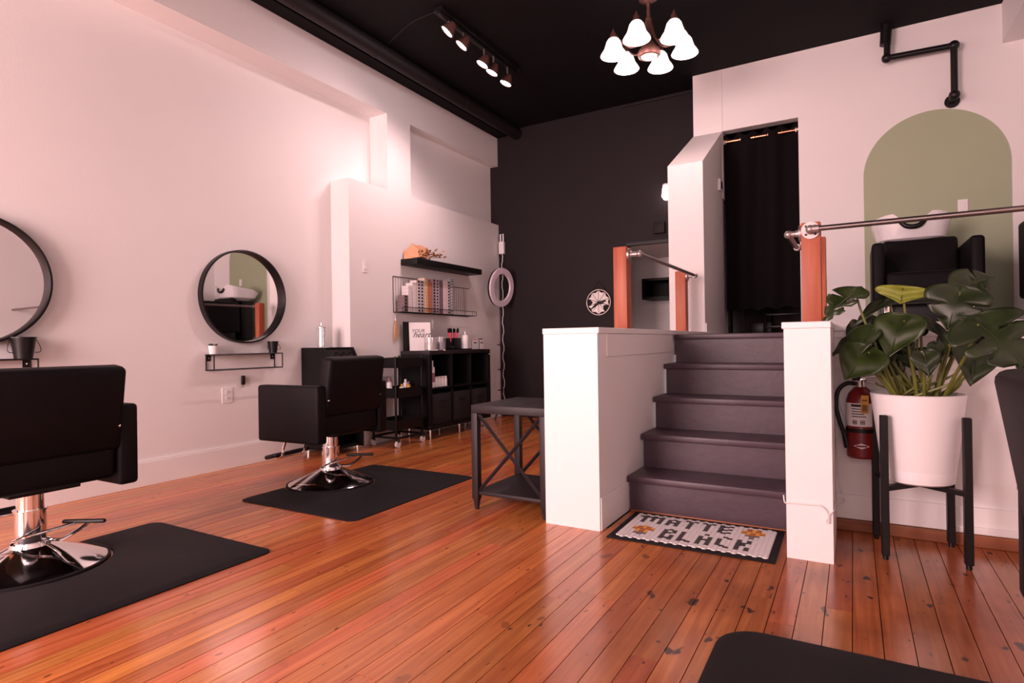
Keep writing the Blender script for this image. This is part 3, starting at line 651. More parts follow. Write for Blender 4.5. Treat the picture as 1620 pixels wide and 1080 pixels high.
for k in range(7):
    y = -.01+.018*k; ln = Vector((.02*math.sin(k*2.1), .03*(k-3)/3*1.3, .17)); p0 = Vector((.02*math.cos(k*1.7), y+.0, .02))
    q = thing('tint_brush', 'pink handled tint brush standing in the black box', 'brush', Vector((-3.80, 5.22, zt))+p0, 0, 'tint brushes in the black box')
    b = B(); b.tube([(0, 0, 0), ln*.6, ln], .006, 6, [.005, .007, .012]); obj('handle', b, M_PINK, q)
    b = B(); b.box(ln*1.12, (.010, .035, .05), .003, 1, R3('X', -12*(k-3)/3)); obj('bristles', b, M_BLACK, q)
bottle('squeeze_bottle', 'white squeeze bottle beside the brush box', (-3.72, 5.375, zt+.0125), .035, .19, M_PLASTIC, M_PLASTIC, neck=.22)
def tub(y, w, label):
    t = thing('storage_tub', label, 'tub', (-3.79, y, zt)); b = B()
    for a, c in (((-.07, -w/2, 0), (.07, w/2, .004)), ((-.07, -w/2, 0), (-.066, w/2, .105)), ((.066, -w/2, 0), (.07, w/2, .105)), ((-.07, -w/2, 0), (.07, -w/2+.004, .105)), ((-.07, w/2-.004, 0), (.07, w/2, .105))): b.b2(a, c)
    obj('body', b, M_PLASTIC, t); b = B(); b.box((.0705, 0, .075), (.002, .06, .012), .0008, 1); obj('handle_slot', b, M_INK, t); return t
tub(5.575, .15, 'white storage tub with a dark handle slot beside the squeeze bottle')
q = tub(5.71, .10, 'white storage tub with pink things at the end of the cabinet top')
b = B(); b.box((0, 0, .10), (.10, .07, .03), .008); obj('pink_contents', b, mat('dusty_pink_cloth', (.65, .28, .32), .7), q); b = B(); b.box((.02, .035, .112), (.05, .05, .012), .003, 1, R3('X', 25)); obj('black_clip', b, M_BLACK, q)

# ------------------------------------------------------------------ floating shelf, bouquet, wire rack and colour boxes
FZ = onX(634, 409, P1).z; fy0, fy1 = 4.665, 5.865
o = obj('floating_shelf', B().b2((-.0, 0, -.062), (.215, fy1-fy0, 0), .003), M_BLKWOOD); o.location = (P1, fy0, 1.83)
tag(o, 'thick black floating wall shelf with the dried bouquet', 'shelf')
t = thing('dried_bouquet', 'dried flower bouquet wrapped in kraft paper lying on the floating shelf', 'flowers', (P1+.11, 4.90, 1.831))
b = B(); NS = 22; rings = []
for r_, z_, wv in ((.02, .0, 0), (.05, .015, .01), (.10, .05, .015), (.135, .10, .02)): pass
# wrapped sheet: flattened cone opening towards the room
pts = []
for i in range(NS+1):
    a = math.pi*(-.12+1.24*i/NS); row = []
    for j in range(7):
        u = j/6; rad = .045+.10*u; zz = .005+.18*u*max(0, math.sin(a))+.028*(1-u)
        row.append(b.bm.verts.new(Vector((-.085+.12*(1-u)+.012*math.sin(5*a+u*3), -rad*math.cos(a)*1.5+.01*math.sin(9*a), max(.002, zz+.010*math.sin(7*a)*u)))))
    pts.append(row)
for i in range(NS):
    for j in range(6): b.bm.faces.new((pts[i][j], pts[i+1][j], pts[i+1][j+1], pts[i][j+1]))
pp = obj('paper_wrap', b, M_PAPER, t); sm = pp.modifiers.new('solid', 'SOLIDIFY'); sm.thickness = .002
rr = random.Random(3)
for k in range(26):
    base = Vector((.055, rr.uniform(-.15, .07), rr.uniform(.02, .05))); d = Vector((rr.uniform(.02, .085), rr.uniform(-.08, .14), rr.uniform(.0, .075)))
    b = B(); b.tube([base, base+d*.6, base+d], .002, 5); e = base+d
    for q in range(3):
        v = Vector((rr.uniform(-.3, .6), rr.uniform(-1, 1), rr.uniform(-.6, 1))).normalized()*rr.uniform(.015, .03); b.tube([e, e+v*.5, e+v], .006, 6, [.002, .009, .001])
    obj('dried_sprig', b, M_DRY if k % 4 else M_DRY2, t)
# wire rack
t = thing('wire_rack', 'black wire wall rack holding rows of hair colour boxes', 'rack', (P1, 4.54, 1.28))
RW, RH, RD = 1.33, .365, .125; b = B(); r = .0035
for p, q in (((.004, 0, RH), (.004, .98, RH)), ((.004, .98, RH), (.004, 1.04, RH-.03)), ((.004, 1.04, RH-.03), (.004, RW+.03, RH-.03)), ((.004, 0, 0), (.004, RW, 0)), ((RD, 0, .05), (RD, RW, .05)), ((RD, 0, 0), (RD, RW, 0)), ((.004, 0, 0), (.004, 0, RH)), ((.004, 0, 0), (RD, 0, 0)), ((.004, RW, 0), (RD, RW, 0)), ((RD, 0, 0), (RD, 0, .05)), ((RD, RW, 0), (RD, RW, .05)), ((RD*.5, 0, 0), (RD*.5, RW, 0))): b.cyl(p, q, r, seg=6)
obj('rack_frame', b, M_BLACK, t)
for k in range(1, 34):
    y = RW*k/34; b = B(); hh = RH if y < .98 else RH-.03; b.tube([(.004, y, hh), (.004, y, 0), (RD, y, 0), (RD, y, .05)], .0016 if k % 8 else .003, 5); obj('wire', b, M_BLACK, t)
cols = [('short grey', (.18, .13, .14), 5, 0), ('plain white', (.72, .66, .66), 8, 0), ('plain bright white', (.76, .70, .70), 9, 0), ('dark windowed white', (.70, .64, .64), 10, 1), ('dark windowed pale grey', (.60, .54, .54), 10, 2), ('amber windowed', (.70, .60, .50), 11, 2), ('red windowed', (.40, .22, .18), 10, 2), ('mauve', (.34, .26, .30), 11, 2), ('black windowed grey', (.52, .46, .48), 11, 2), ('purple', (.20, .12, .17), 11, 0), ('cream', (.74, .64, .62), 11, 0), ('pale pink', (.72, .60, .60), 11, 3), ('blue grey', (.24, .27, .31), 12, 3)]
y = 4.575
for ci, (cn, c, n, st_) in enumerate(cols):
    wb = .062; hb = .0335
    mm = mat('box_card_'+cn.replace(' ', '_')+str(ci), c, .6, var=.04)
    me_b = B().box((0, 0, hb/2-.0006), (.09, wb-.004, hb-.0012), .001, 1).mesh('colour_box'); me_b.materials.append(mm)
    me_s = B().box((.0455, (.008 if ci % 2 else -.004), hb/2), (.001, .040 if ci in (5, 6) else .026, .019)).mesh('box_window')
    me_s.materials.append(M_INK if ci not in (5, 6, 12) else mat('box_swatch_%d' % ci, {5: (.72, .36, .04), 6: (.60, .11, .04), 12: (.62, .6, .6)}[ci], .5, var=0))
    for k in range(n):
        o = bpy.data.objects.new('hair_colour_box', me_b); COL.objects.link(o); o.location = (P1+.07, y+wb/2, 1.285+hb*k)
        tag(o, cn+' hair colour box in its column in the wire rack', 'box', 'hair colour boxes in the wire rack')
        if st_ > 0 or ci == 0:
            s_ = bpy.data.objects.new('box_window', me_s); COL.objects.link(s_); s_.parent = o
    y += wb+.0035
# tassel
t = thing('hair_swatch', 'blonde hair swatch hanging below the wire rack', 'hair swatch', onX(625, 500, P1+.01))
b = B(); b.tube([(0, 0, 0), (.004, .002, -.03)], .003, 6); b.cyl((.004, .002, -.03), (.004, .002, -.045), .009, seg=10); obj('tie', b, M_PLASTIC, t)
M_BLOND = mat('blonde_hair', (.62, .36, .20), .5, var=.2, vscale=40)
b = B()
for k in range(9): b.tube(bez((.004, .002, -.04), (.01, .02*(k-4)/4, -.10), (.01, .034*(k-4)/4, -.18), (.008, .014*(k-4)/4, -.245), 8), .0065, 6, [.003+.004*math.sin(math.pi*j/8) for j in range(9)])
obj('hair_strands', b, M_BLOND, t)

# ------------------------------------------------------------------ ring light, adapter
t = thing('ring_light', 'white ring light on a thin black tripod stand in the corner', 'lamp', (-3.83, 6.33, 0))
b = B(); b.cyl((0, 0, .12), (0, 0, .95), .011, seg=12); b.cyl((0, 0, .95), (0, 0, 1.40), .008, seg=12); obj('pole', b, M_BLACK, t)
for z in (.36, .62, .93): b = B(); b.cyl((0, 0, z-.03), (0, 0, z+.03), .017, seg=12); b.cyl((0, 0, z), (-.05, -.02, z), .006, seg=8); obj('collar', b, M_BLACK, t)
for k in range(3):
    a = math.radians(30+120*k); d = Vector((math.cos(a), math.sin(a), 0))*.95
    b = B(); b.tube([Vector((0, 0, .20))+d*.01, d*.19+Vector((0, 0, .008))], .008, 8); obj('leg', b, M_BLACK, t)
b = B(); b.box((0, 0, 1.40), (.03, .03, .05), .006); b.tube([(0, 0, 1.41), (-.01, -.01, 1.45)], .01, 8); obj('tilt_head', b, M_BLACK, t)
dirv = Vector((.985, -.10, -.10)).normalized(); rot = dirv.to_track_quat('Z', 'Y').to_matrix(); rc = Vector((.02, -.02, 1.65))
b = B(); b.lathe([(.165, -.022), (.243, -.022), (.243, .004), (.165, .004)], rc, 56, rot, closed=True); hs = obj('ring_housing', b, M_BLACK, t)
b = B(); b.lathe([(.164, .004), (.246, .004), (.240, .022), (.172, .022)], rc, 56, rot, closed=True); obj('diffuser', b, mat('ring_diffuser', (.72, .62, .70), .35, var=.02), t, 'white ring diffuser')
t = thing('power_adapter', 'white power adapter with a dangling twisted cord in the wall corner', 'adapter', onY(794, 385, YE-.03))
b = B(); b.box((0, 0, -.06), (.075, .05, .16), .008); obj('body', b, M_PLASTIC, t)
b = B(); b.tube([(-.02, 0, .02), (-.02, 0, .12), (.02, 0, .12), (.02, 0, .02), (-.02, 0, .02)], .011, 6); obj('hook', b, M_PLASTIC, t)
b = B(); z0 = -.14; zl = -(t.location.z-.12)
b.tube([Vector((.009*math.sin(k*.9)+.003*math.sin(k*2.7), -.0+.004*math.cos(k), z0+(zl-z0)*k/60)) for k in range(61)], .006, 6); obj('cord', b, M_CORD, t)

# ------------------------------------------------------------------ back wall: stained glass web, alarm, sconce, recess shelf
c = onY(947, 478, YE-.03); t = thing('web_suncatcher', 'round white spider web suncatcher hanging on the black wall', 'wall art', c); t.scale = (1, 1, 1)
rotY = R3('X', 90)
b = B(); b.lathe([(.146, -.006), (.154, -.006), (.154, .006), (.146, .006)], (0, 0, 0), 48, rotY, closed=True); obj('hoop', b, M_IRON, t)
M_PEARL = mat('pearl_glass', (.80, .76, .74), .2, var=.08, vscale=25)
for k in range(10):
    a0 = math.radians(90+36*k); a1 = math.radians(90+36*(k+1)); am = (a0+a1)/2; b = B(); g = .012
    P = lambda r, a: (r*math.cos(a), r*math.sin(a))
    pl = [P(.012, am), P(.06, a0+.05), P(.138, a0+.02), P(.118, am), P(.138, a1-.02), P(.06, a1-.05)]
    if k == 6 or k == 2: pl = [P(.012, am), P(.06, a0+.05), P(.10, a0+.03), P(.07, am), P(.10, a1-.03), P(.06, a1-.05)]
    b.prism(pl, lambda x, z: Vector((x, .003, z)), lambda x, z: Vector((x, -.003, z))); obj('glass_piece', b, M_PEARL, t)
b = B(); b.sphere((.035, -.008, -.005), .026, 12, (1.2, .3, .8)); b.sphere((.075, -.008, .012), .018, 10, (1.2, .3, .7))
for k in range(4): b.tube([(.02, -.008, -.01), (-.03-.02*k, -.009, -.01-.022*k), (-.07-.012*k, -.008, -.055-.012*k)], .005, 6)
obj('spider', b, M_INK, t)
b = B(); b.tube([(-.11, 0, .105), (0, .015, .255), (.11, 0, .105)], .003, 6); obj('chain', b, M_BLACK, t)
b = B(); b.box((0, 0, 0), (.13, .05, .13), .006); o = obj('alarm_box', b, M_DARKWALL); o.location = onY(1043, 360, YE-.025); tag(o, 'small black box on the black wall above the recess', 'wall box')
c = onY(1055, 305, 6.50); t = thing('wall_sconce', 'small glowing wall sconce behind the white column', 'lamp', c)
b = B(); b.cyl((0, .06, .03), (0, .115, .03), .04, seg=20); b.cyl((0, 0, .075), (0, 0, .095), .045, seg=20); b.tube([(0, .07, .05), (0, .03, .09), (0, 0, .09)], .008, 8); obj('bracket', b, M_PLASTIC, t)
b = B(); b.lathe([(0, -.08), (.03, -.075), (.055, -.04), (.05, .04), (.035, .078), (0, .078)], seg=20); obj('globe', b, mat('sconce_glass', (.9, .8, .78), .3, var=0, emit=(1, .8, .78), estr=9), t)
RS = 7.5
z1 = onY(1030, 440, RS).z; z0 = onY(1030, 473, RS).z
t = thing('wall_cabinet', 'long black open wall cabinet inside the recess', 'cabinet', (-1.84, 7.9, z0))
for nm, a, c in (('top_panel', (-.54, -.40, z1-z0-.03), (.53, 0, z1-z0)), ('bottom_panel', (-.54, -.40, 0), (.53, 0, .03)), ('back_panel', (-.54, -.01, .03), (.53, 0, z1-z0-.03)), ('side_panel', (-.54, -.40, .03), (-.51, -.01, z1-z0-.03)), ('side_panel', (.50, -.40, .03), (.53, -.01, z1-z0-.03))): b = B(); b.b2(a, c); obj(nm, b, M_BLKWOOD, t)
for k, x in enumerate((-.30, -.12, -.02)): bottle('small_vial', 'small dark vial inside the black recess cabinet', (-1.8+x+.1, 7.58, z0+.0305), .018, .06, M_BLACK, M_IRON, 'vials in the recess cabinet')
bottle('slim_tube', 'slim pale tube standing in the black recess cabinet', (-1.8+.22, 7.56, z0+.0305), .008, .13, M_CLR, M_CLR)
o = obj('white_bin', B().box((0, 0, .09), (.30, .25, .18), .006), M_PLASTIC); o.location = (-1.60, 6.80, 1.0005); tag(o, 'white box on the floor of the recess', 'box')

# ------------------------------------------------------------------ curtain, rod, closet ladder, thermostats
t = thing('curtain_rod', 'copper curtain rod across the top of the doorway', 'rod', (D0, YA+.05, 2.985))
b = B(); b.cyl((0.0, 0, 0), (D1-D0, 0, 0), .014, seg=16); obj('rod', b, M_COPPER, t); b = B(); b.cyl((D1-D0-.03, 0, 0), (D1-D0, 0, 0), .022, seg=16); b.cyl((0, 0, 0), (.02, 0, 0), .022, seg=16); obj('rod_end', b, M_PLASTIC, t)
t = thing('curtain', 'floor length black grommet curtain hanging in the doorway', 'curtain', (D0, YA+.05, 1.25))
b = B(); nx_, nz_ = 120, 16; wd = D1-D0; G = []
for i in range(nx_+1):
    u = i/nx_; row = []
    for j in range(nz_+1):
        v = j/nz_; amp = .022+.010*v+.004*math.sin(2.2*v+1); yy = amp*math.sin(u*math.pi*2*2.6+.9*math.sin(2*v+1)*(1-v))
        x = .006+(wd-.012)*u+.006*math.sin(5*v+9*u); z = -.005+.025*u*(1-v)+(1.79+.022*math.sin(u*math.pi*2*5.2+1.2))*v + (.012*math.sin(u*25)*(1-v))
        row.append(b.bm.verts.new(Vector((x, yy, z))))
    G.append(row)
for i in range(nx_):
    for j in range(nz_): b.bm.faces.new((G[i][j], G[i+1][j], G[i+1][j+1], G[i][j+1]))
cu = obj('cloth', b, M_CURTAIN, t); sm = cu.modifiers.new('solid', 'SOLIDIFY'); sm.thickness = .003
for k in range(6):
    b = B(); b.lathe([(.019, -.003), (.030, -.003), (.030, .003), (.019, .003)], (.035+wd*k/5.4, .0, 1.735), 20, R3('Y', 90), closed=True); obj('grommet', b, M_COPPER, t)
t = thing('step_ladder', 'black step ladder standing behind the curtain', 'ladder', (-.62, 6.9, ZP))
for x in (-.17, .17): b = B(); b.tube([(x*1.15, -.12, 0), (x, .0, .9)], .016, 8); obj('front_leg', b, M_BLACK, t)
for x in (-.15, .15): b = B(); b.tube([(x*1.1, .3, 0), (x, .02, .9)], .014, 8); obj('rear_leg', b, M_BLACK, t)
for z in (.09, .22, .45, .68): b = B(); b.box((0, -.11+.12*z/.9, z), (.36, .07, .022), .004); obj('step', b, M_BLACK, t)
o = obj('black_box', B().box((0, 0, .07), (.22, .22, .14), .01), M_BLACK); o.location = (-.86, 6.95, ZP+.0005); tag(o, 'low black box on the closet floor beside the ladder', 'box')
def wallbox(name, label, px, w, h, d):
    p = onX(*px, CXR); t = thing(name, label, 'wall control', (CXR, p.y, p.z)); b = B(); b.box((d/2, 0, 0), (d, w, h), .003, 1); obj('housing', b, M_PLASTIC, t); b = B(); b.box((d+.002, 0, 0), (.004, w*.7, h*.6), .001, 1); obj('front', b, M_BLACK if d > .03 else M_PLASTIC, t)
wallbox('thermostat', 'white thermostat box on the column side beside the curtain', (1135, 294), .11, .115, .04)
wallbox('light_switch', 'white light switch low on the column side', (1136.5, 351), .075, .12, .012)
wallbox('light_switch', 'blank white plate high on the column side', (1134.5, 255), .07, .10, .006)

# ------------------------------------------------------------------ sprinkler pipe on the arch wall
t = thing('sprinkler_pipe', 'black zigzag sprinkler pipe on the white wall above the arch', 'pipe', (.3, YA, 3.4))
yp = YA-.11
A_ = onY(1403, 92, yp); B_ = onY(1509, 72, yp); C_ = onY(1510, 150, yp); D_ = Vector((A_.x+.03, yp, ZC)); loc = t.location
b = B(); b.tube([A_-loc, B_-loc], .026, 12); b.tube([B_-loc, C_-loc], .026, 12); b.tube([A_-loc, D_-loc+Vector((-.02, 0, 0))], .026, 12); obj('pipe_run', b, M_BLACK, t)
for q in (A_, B_, C_): b = B(); b.sphere(q-loc, .042, 14); obj('elbow', b, M_BLACK, t)
b = B(); b.tube([C_-loc, C_-loc+Vector((-.01, .11, -.02))], .030, 12); b.cyl(C_-loc+Vector((-.005, .09, -.02)), C_-loc+Vector((-.005, .109, -.02)), .055, seg=16); obj('wall_outlet_elbow', b, M_BLACK, t)
b = B(); b.tube([A_-loc+Vector((-.01, 0, .12)), D_-loc+Vector((-.03, 0, 0))], .045, 12); obj('upper_sleeve', b, M_BLACK, t)

# ------------------------------------------------------------------ shampoo units
def shampoo(label, x0, yf, yb, w, with_basin=True):
    t = thing('shampoo_chair', label, 'chair', (x0+w/2, yf, ZP), 0, 'shampoo chairs')
    aw = .085; D = yb-yf; h = .672
    for s in (-1, 1):
        b = B(); b.box((s*(w/2-aw/2), .30, h-.24), (aw, .60, .48), .026, 3); obj('armrest', b, M_VINYL, t)
    b = B(); b.box((0, .27, .36), (w-2*aw-.006, .56, .16), .03, 3); obj('seat', b, M_VINYL, t)
    b = B(); b.box((0, .53, .57), (w-2*aw-.006, .10, .36), .03, 3, R3('X', -14)); obj('backrest', b, M_VINYL, t)
    b = B(); b.box((0, .30, .15), (w-.10, .50, .28), .01); obj('base_box', b, M_BLACK, t)
    b = B(); b.box((-w/2+.09, -.03, .10), (.035, .035, .20), .004); obj('leg', b, M_CHROME, t, 'chrome leg'); b = B(); b.box((w/2-.09, -.03, .10), (.035, .035, .20), .004); obj('leg', b, M_CHROME, t, 'chrome leg')
    b = B(); b.box((0, .0, .205), (w-.12, .14, .03), .01); obj('footrest', b, M_BLACK, t)
    return t
def basin(label, cx, y, z, w):
    t = thing('shampoo_basin', label, 'sink', (cx, y, ZP)); zz = z-ZP
    # bowl: rounded tub, front rim dips for the neck
    b = B(); n = 48; dpt = .56
    def rim(k):
        a = 2*math.pi*k/n; ca, sa = math.cos(a), math.sin(a)
        x = w/2*math.copysign(abs(ca)**.55, ca); yy = dpt/2*math.copysign(abs(sa)**.55, sa)
        f = max(0, -sa)**1.5; nk = math.exp(-(x/.088)**4)*f
        return x, yy, -.12*nk-.03*f*(abs(x)/(w/2))**4-.15*(.5+.5*sa)**1.5*(1 if sa > -.98 else 1)
    outer = [[], [], []]; inner = [[], []]
    for k in range(n):
        x, yy, dz = rim(k)
        for lst, sc, zz_ in ((outer[0], .5, -.25), (outer[1], .86, -.20), (outer[2], 1.0, dz)): lst.append(b.bm.verts.new(Vector((x*sc, yy*sc+.28, zz+zz_))))
        for lst, sc, zz_ in ((inner[0], .93, dz-.004), (inner[1], .5, -.22)): lst.append(b.bm.verts.new(Vector((x*sc, yy*sc+.28, zz+zz_))))
    rg = outer+inner
    for a, c in zip(rg, rg[1:]):
        for k in range(n): b.bm.faces.new((a[k], a[(k+1) % n], c[(k+1) % n], c[k]))
    b.bm.faces.new(outer[0][::-1]); b.bm.faces.new(inner[1])
    obj('bowl', b, M_PORC, t)
    b = B(); b.tube(smoothpath([(-.085, .01, zz-.06), (-.05, .0, zz-.105), (0, -.004, zz-.12), (.05, .0, zz-.105), (.085, .01, zz-.06)]), .020, 10); obj('neck_rest', b, M_BLACK, t, 'black rubber neck rest')
    b = B(); b.box((0, .38, (zz-.25)/2), (.26, .22, zz-.25), .02); obj('pedestal', b, M_BLACK, t)
    b = B(); b.tube(bez((.08, .49, zz-.16), (.08, .49, zz-.10), (.06, .44, zz-.08), (.04, .38, zz-.11)), .010, 8); b.cyl((-.06, .49, zz-.16), (-.06, .49, zz-.11), .014, seg=12); obj('faucet', b, M_CHROME, t)
    return t
shampoo('black shampoo chair in front of the green arch', .131, 5.22, 5.9, .68)
basin('white porcelain shampoo basin in front of the green arch', .425, 5.68, 1.955, .55)
t2 = shampoo('black shampoo chair past the green arch, without a basin', 1.055, 5.0, 5.7, .55)
t2.scale = (1, 1, 1.16)

# ------------------------------------------------------------------ end table
tx0, tx1, ty0, ty1, tz = -1.905, -1.425, 2.80, 3.33, .598
t = thing('end_table', 'charcoal end table with X braces and a lower shelf beside the half wall', 'table', ((tx0+tx1)/2, (ty0+ty1)/2, 0))
def o_(x, y, z): return Vector((x-(tx0+tx1)/2, y-(ty0+ty1)/2, z))
b = B(); b.b2(o_(tx0, ty0, tz-.045), o_(tx1, ty1, tz), .003); obj('tabletop', b, M_TABLE, t)
lg = .040
for x in (tx0, tx1-lg):
    for y in (ty0, ty1-lg):
        b = B(); b.b2(o_(x, y, .06), o_(x+lg, y+lg, tz-.045), .002); L_ = obj('leg', b, M_TABLE, t)
        b = B(); b.cyl(o_(x+lg/2, y+lg/2, 0), o_(x+lg/2, y+lg/2, .062), .012, .022, 12); obj('foot', b, M_TABLE, L_)
b = B(); b.b2(o_(tx0+.01, ty0+.01, .085), o_(tx1-.01, ty1-.01, .105), .002); obj('lower_shelf', b, M_TABLE, t)
def brace(p, q, b): b.cyl(p, q, .011, seg=4)
for y in (ty0+.02, ty1-.02):
    b = B(); brace(o_(tx0+lg, y, tz-.055), o_(tx1-lg, y, .11), b); obj('cross_brace', b, M_TABLE, t); b = B(); brace(o_(tx1-lg, y, tz-.055), o_(tx0+lg, y, .11), b); obj('cross_brace', b, M_TABLE, t)

# ------------------------------------------------------------------ doormat with tile lettering
mx0, mx1, my0, my1 = -1.052, -.300, 2.694, 3.165
t = thing('doormat', 'black doormat with white hexagon tiles reading MATTE BLACK and two orange flowers', 'doormat', ((mx0+mx1)/2, (my0+my1)/2, 0))
t.rotation_euler.z = math.radians(.6)
mw, md = mx1-mx0, my1-my0
b = B(); b.b2((-mw/2, -md/2, .0005), (mw/2, md/2, .007), .002); obj('rubber_base', b, M_RUBBER, t)
NC, NR = 32, 16; grid = [['w']*NC for _ in range(NR)]
def put(rows, c, r, ch_='k'):
    for i, s in enumerate(rows):
        for j, q in enumerate(s):
            if q == '#': grid[r+i][c+j] = ch_
            elif q in 'oyg': grid[r+i][c+j] = q
put(['######', '.#.#.#', '.#.#.#', '.#.#.#', '.#...#'], 1, 1)
put(['.#.', '#.#', '###', '#.#', '#.#'], 8, 1); put(['###', '.#.', '.#.', '.#.', '.#.'], 12, 1); put(['###', '.#.', '.#.', '.#.', '.#.'], 16, 1); put(['###', '#..', '###', '#..', '###'], 20, 1)
fl = ['.oyo.', 'yoyoy', 'oyoyo', '.yoy.', '.ggg.', '..g..']
put(fl, 25, 1); put(fl, 2, 8)
put(['###', '#.#', '##.', '#.#', '#.#', '###'], 9, 8); put(['#..', '#..', '#..', '#..', '#..', '###'], 13, 8); put(['.#.', '#.#', '#.#', '###', '#.#', '#.#'], 17, 8); put(['.##', '#..', '#..', '#..', '#..', '.##'], 21, 8); put(['#.#', '#.#', '##.', '##.', '#.#', '#.#'], 25, 8)
tw = mw-.066; td = md-.06; cp_ = tw/NC; rp = td/(NR+.5)
builders = {}
for c_ in range(NC):
    for r_ in range(NR):
        k = grid[r_][c_]; b = builders.setdefault(k, B())
        cx = -tw/2+cp_*(c_+.5); cy = td/2-rp*(r_+.5+(.5 if c_ % 2 else 0)); R_ = rp*.56
        pl = [(cx+R_*math.cos(math.radians(60*q))*1.0*cp_/(rp*.866), cy+R_*math.sin(math.radians(60*q))) for q in range(6)]
        lo = [b.bm.verts.new(Vector((x, y, .007))) for x, y in pl]; hi = [b.bm.verts.new(Vector((cx+(x-cx)*.86, cy+(y-cy)*.86, .0115))) for x, y in pl]
        b.bm.faces.new(hi)
        for q in range(6): b.bm.faces.new((lo[q], lo[(q+1) % 6], hi[(q+1) % 6], hi[q]))
for k, (nm, m) in dict(w=('white_tiles', mat('white_tile', (.70, .66, .66), .5, var=.03)), k=('black_tiles', mat('black_tile', (.030, .022, .025), .5)), o=('orange_tiles', mat('orange_tile', (.42, .12, .035), .5)), y=('yellow_tiles', mat('yellow_tile', (.72, .33, .05), .5)), g=('grey_tiles', mat('grey_tile', (.16, .12, .125), .5))).items():
    if k in builders: obj(nm, builders[k], m, t)['kind'] = 'stuff'

# ------------------------------------------------------------------ fire extinguisher and cord
ex = onY(1364, 660, YLOW-.075); t = thing('fire_extinguisher', 'red fire extinguisher with white label hanging behind the planter', 'extinguisher', (.028, YLOW-.066, .375))
b = B(); b.lathe([(0, .0), (.055, .0), (.062, .008), (.062, .275), (.052, .31), (.030, .335), (.022, .34), (0, .34)], seg=32); obj('cylinder', b, M_RED, t)
b = B(); b.lathe([(.0625, .155), (.0628, .155), (.0628, .265), (.0625, .265)], seg=32); lb = obj('label', b, mat('extinguisher_label', (.78, .72, .70), .5, var=.03), t, 'white printed label')
b = B()
def onc(a, z, rr=.0632): a = math.radians(a); return Vector((rr*math.sin(a), -rr*math.cos(a), z))
for z, a0, a1, h in ((.254, -40, 10, .012), (.238, -38, 5, .004), (.226, -38, 20, .004), (.214, -38, 12, .004), (.202, -38, 18, .004)):
    for k in range(8): b.box(onc(a0+(a1-a0)*(k+.5)/8, z), (.0075, .001, h), rot=R3('Z', a0+(a1-a0)*(k+.5)/8))
for a in (-25, 5):
    for dx_, w_, h_ in ((-7, .003, .018), (7, .003, .018)): b.box(onc(a+dx_, .175), (w_, .001, h_), rot=R3('Z', a))
    b.box(onc(a, .175), (.010, .001, .006), rot=R3('Z', a)); b.box(onc(a, .183), (.014, .001, .003), rot=R3('Z', a)); b.box(onc(a, .167), (.014, .001, .003), rot=R3('Z', a))
obj('label_print', b, M_INK, lb)
b = B(); b.lathe([(.063, .125), (.066, .125), (.066, .143), (.063, .143)], seg=32, closed=True); b.box((0, .066, .134), (.05, .014, .03)); obj('strap', b, M_BLACK, t)
b = B(); dm = [onc(-38, .062), onc(5, .045), onc(45, .062), onc(5, .079)]
for q in range(4):
    pass
ring = [onc(-32, .062, .0636), onc(-16, .055, .0636), onc(0, .048, .0636), onc(16, .055, .0636), onc(32, .062, .0636), onc(16, .069, .0636), onc(0, .076, .0636), onc(-16, .069, .0636)]
cv = b.bm.verts.new(onc(0, .062, .0645)); vs_ = [b.bm.verts.new(p) for p in ring]
for k in range(8): b.bm.faces.new((cv, vs_[k], vs_[(k+1) % 8]))
em = obj('diamond_emblem', b, mat('emblem_silver', (.72, .62, .60), .4), t, 'silver diamond emblem')
b = B(); b.tube([onc(-20, .062, .0655), onc(0, .062, .0662), onc(20, .062, .0655)], .0035, 6); obj('emblem_bar', b, M_RED, em)
b = B(); b.box((.015, -.066, .262), (.032, .003, .085), .001, 1, R3('Y', 2)); tg = obj('inspection_tag', b, mat('yellow_tag', (.62, .30, .03), .6), t, 'yellow inspection tag')
b = B(); b.box((.015, -.0685, .245), (.022, .001, .03)); b.box((.015, -.0685, .28), (.022, .001, .008)); b.box((.015, -.0685, .225), (.022, .001, .003)); obj('tag_print', b, mat('tag_ink', (.22, .10, .03), .7, var=0), tg)
b = B(); b.cyl((0, 0, .335), (0, 0, .375), .018, seg=14); b.box((0, 0, .375), (.05, .03, .02), .003); v = obj('valve', b, M_CHROME, t)
b = B(); b.box((.03, -.005, .388), (.10, .02, .006), .002, 1, R3('Y', -10)); b.box((.03, -.005, .365), (.08, .018, .005), .002, 1, R3('Y', 10)); obj('lever', b, M_CHROME, v)
b = B(); b.box((-.018, -.005, .385), (.035, .03, .03), .004); obj('grip_cap', b, M_BLACK, v)
b = B(); b.tube(smoothpath([(-.02, 0, .355), (-.06, -.005, .355), (-.095, -.01, .32), (-.105, -.012, .25), (-.09, -.012, .17), (-.075, -.012, .12), (-.07, -.012, .10)]), .010, 10); h_ = obj('hose', b, M_BLACK, t)
b = B(); b.cyl((-.070, -.012, .115), (-.058, -.012, .045), .013, .015, seg=12); obj('nozzle', b, M_BLACK, h_)
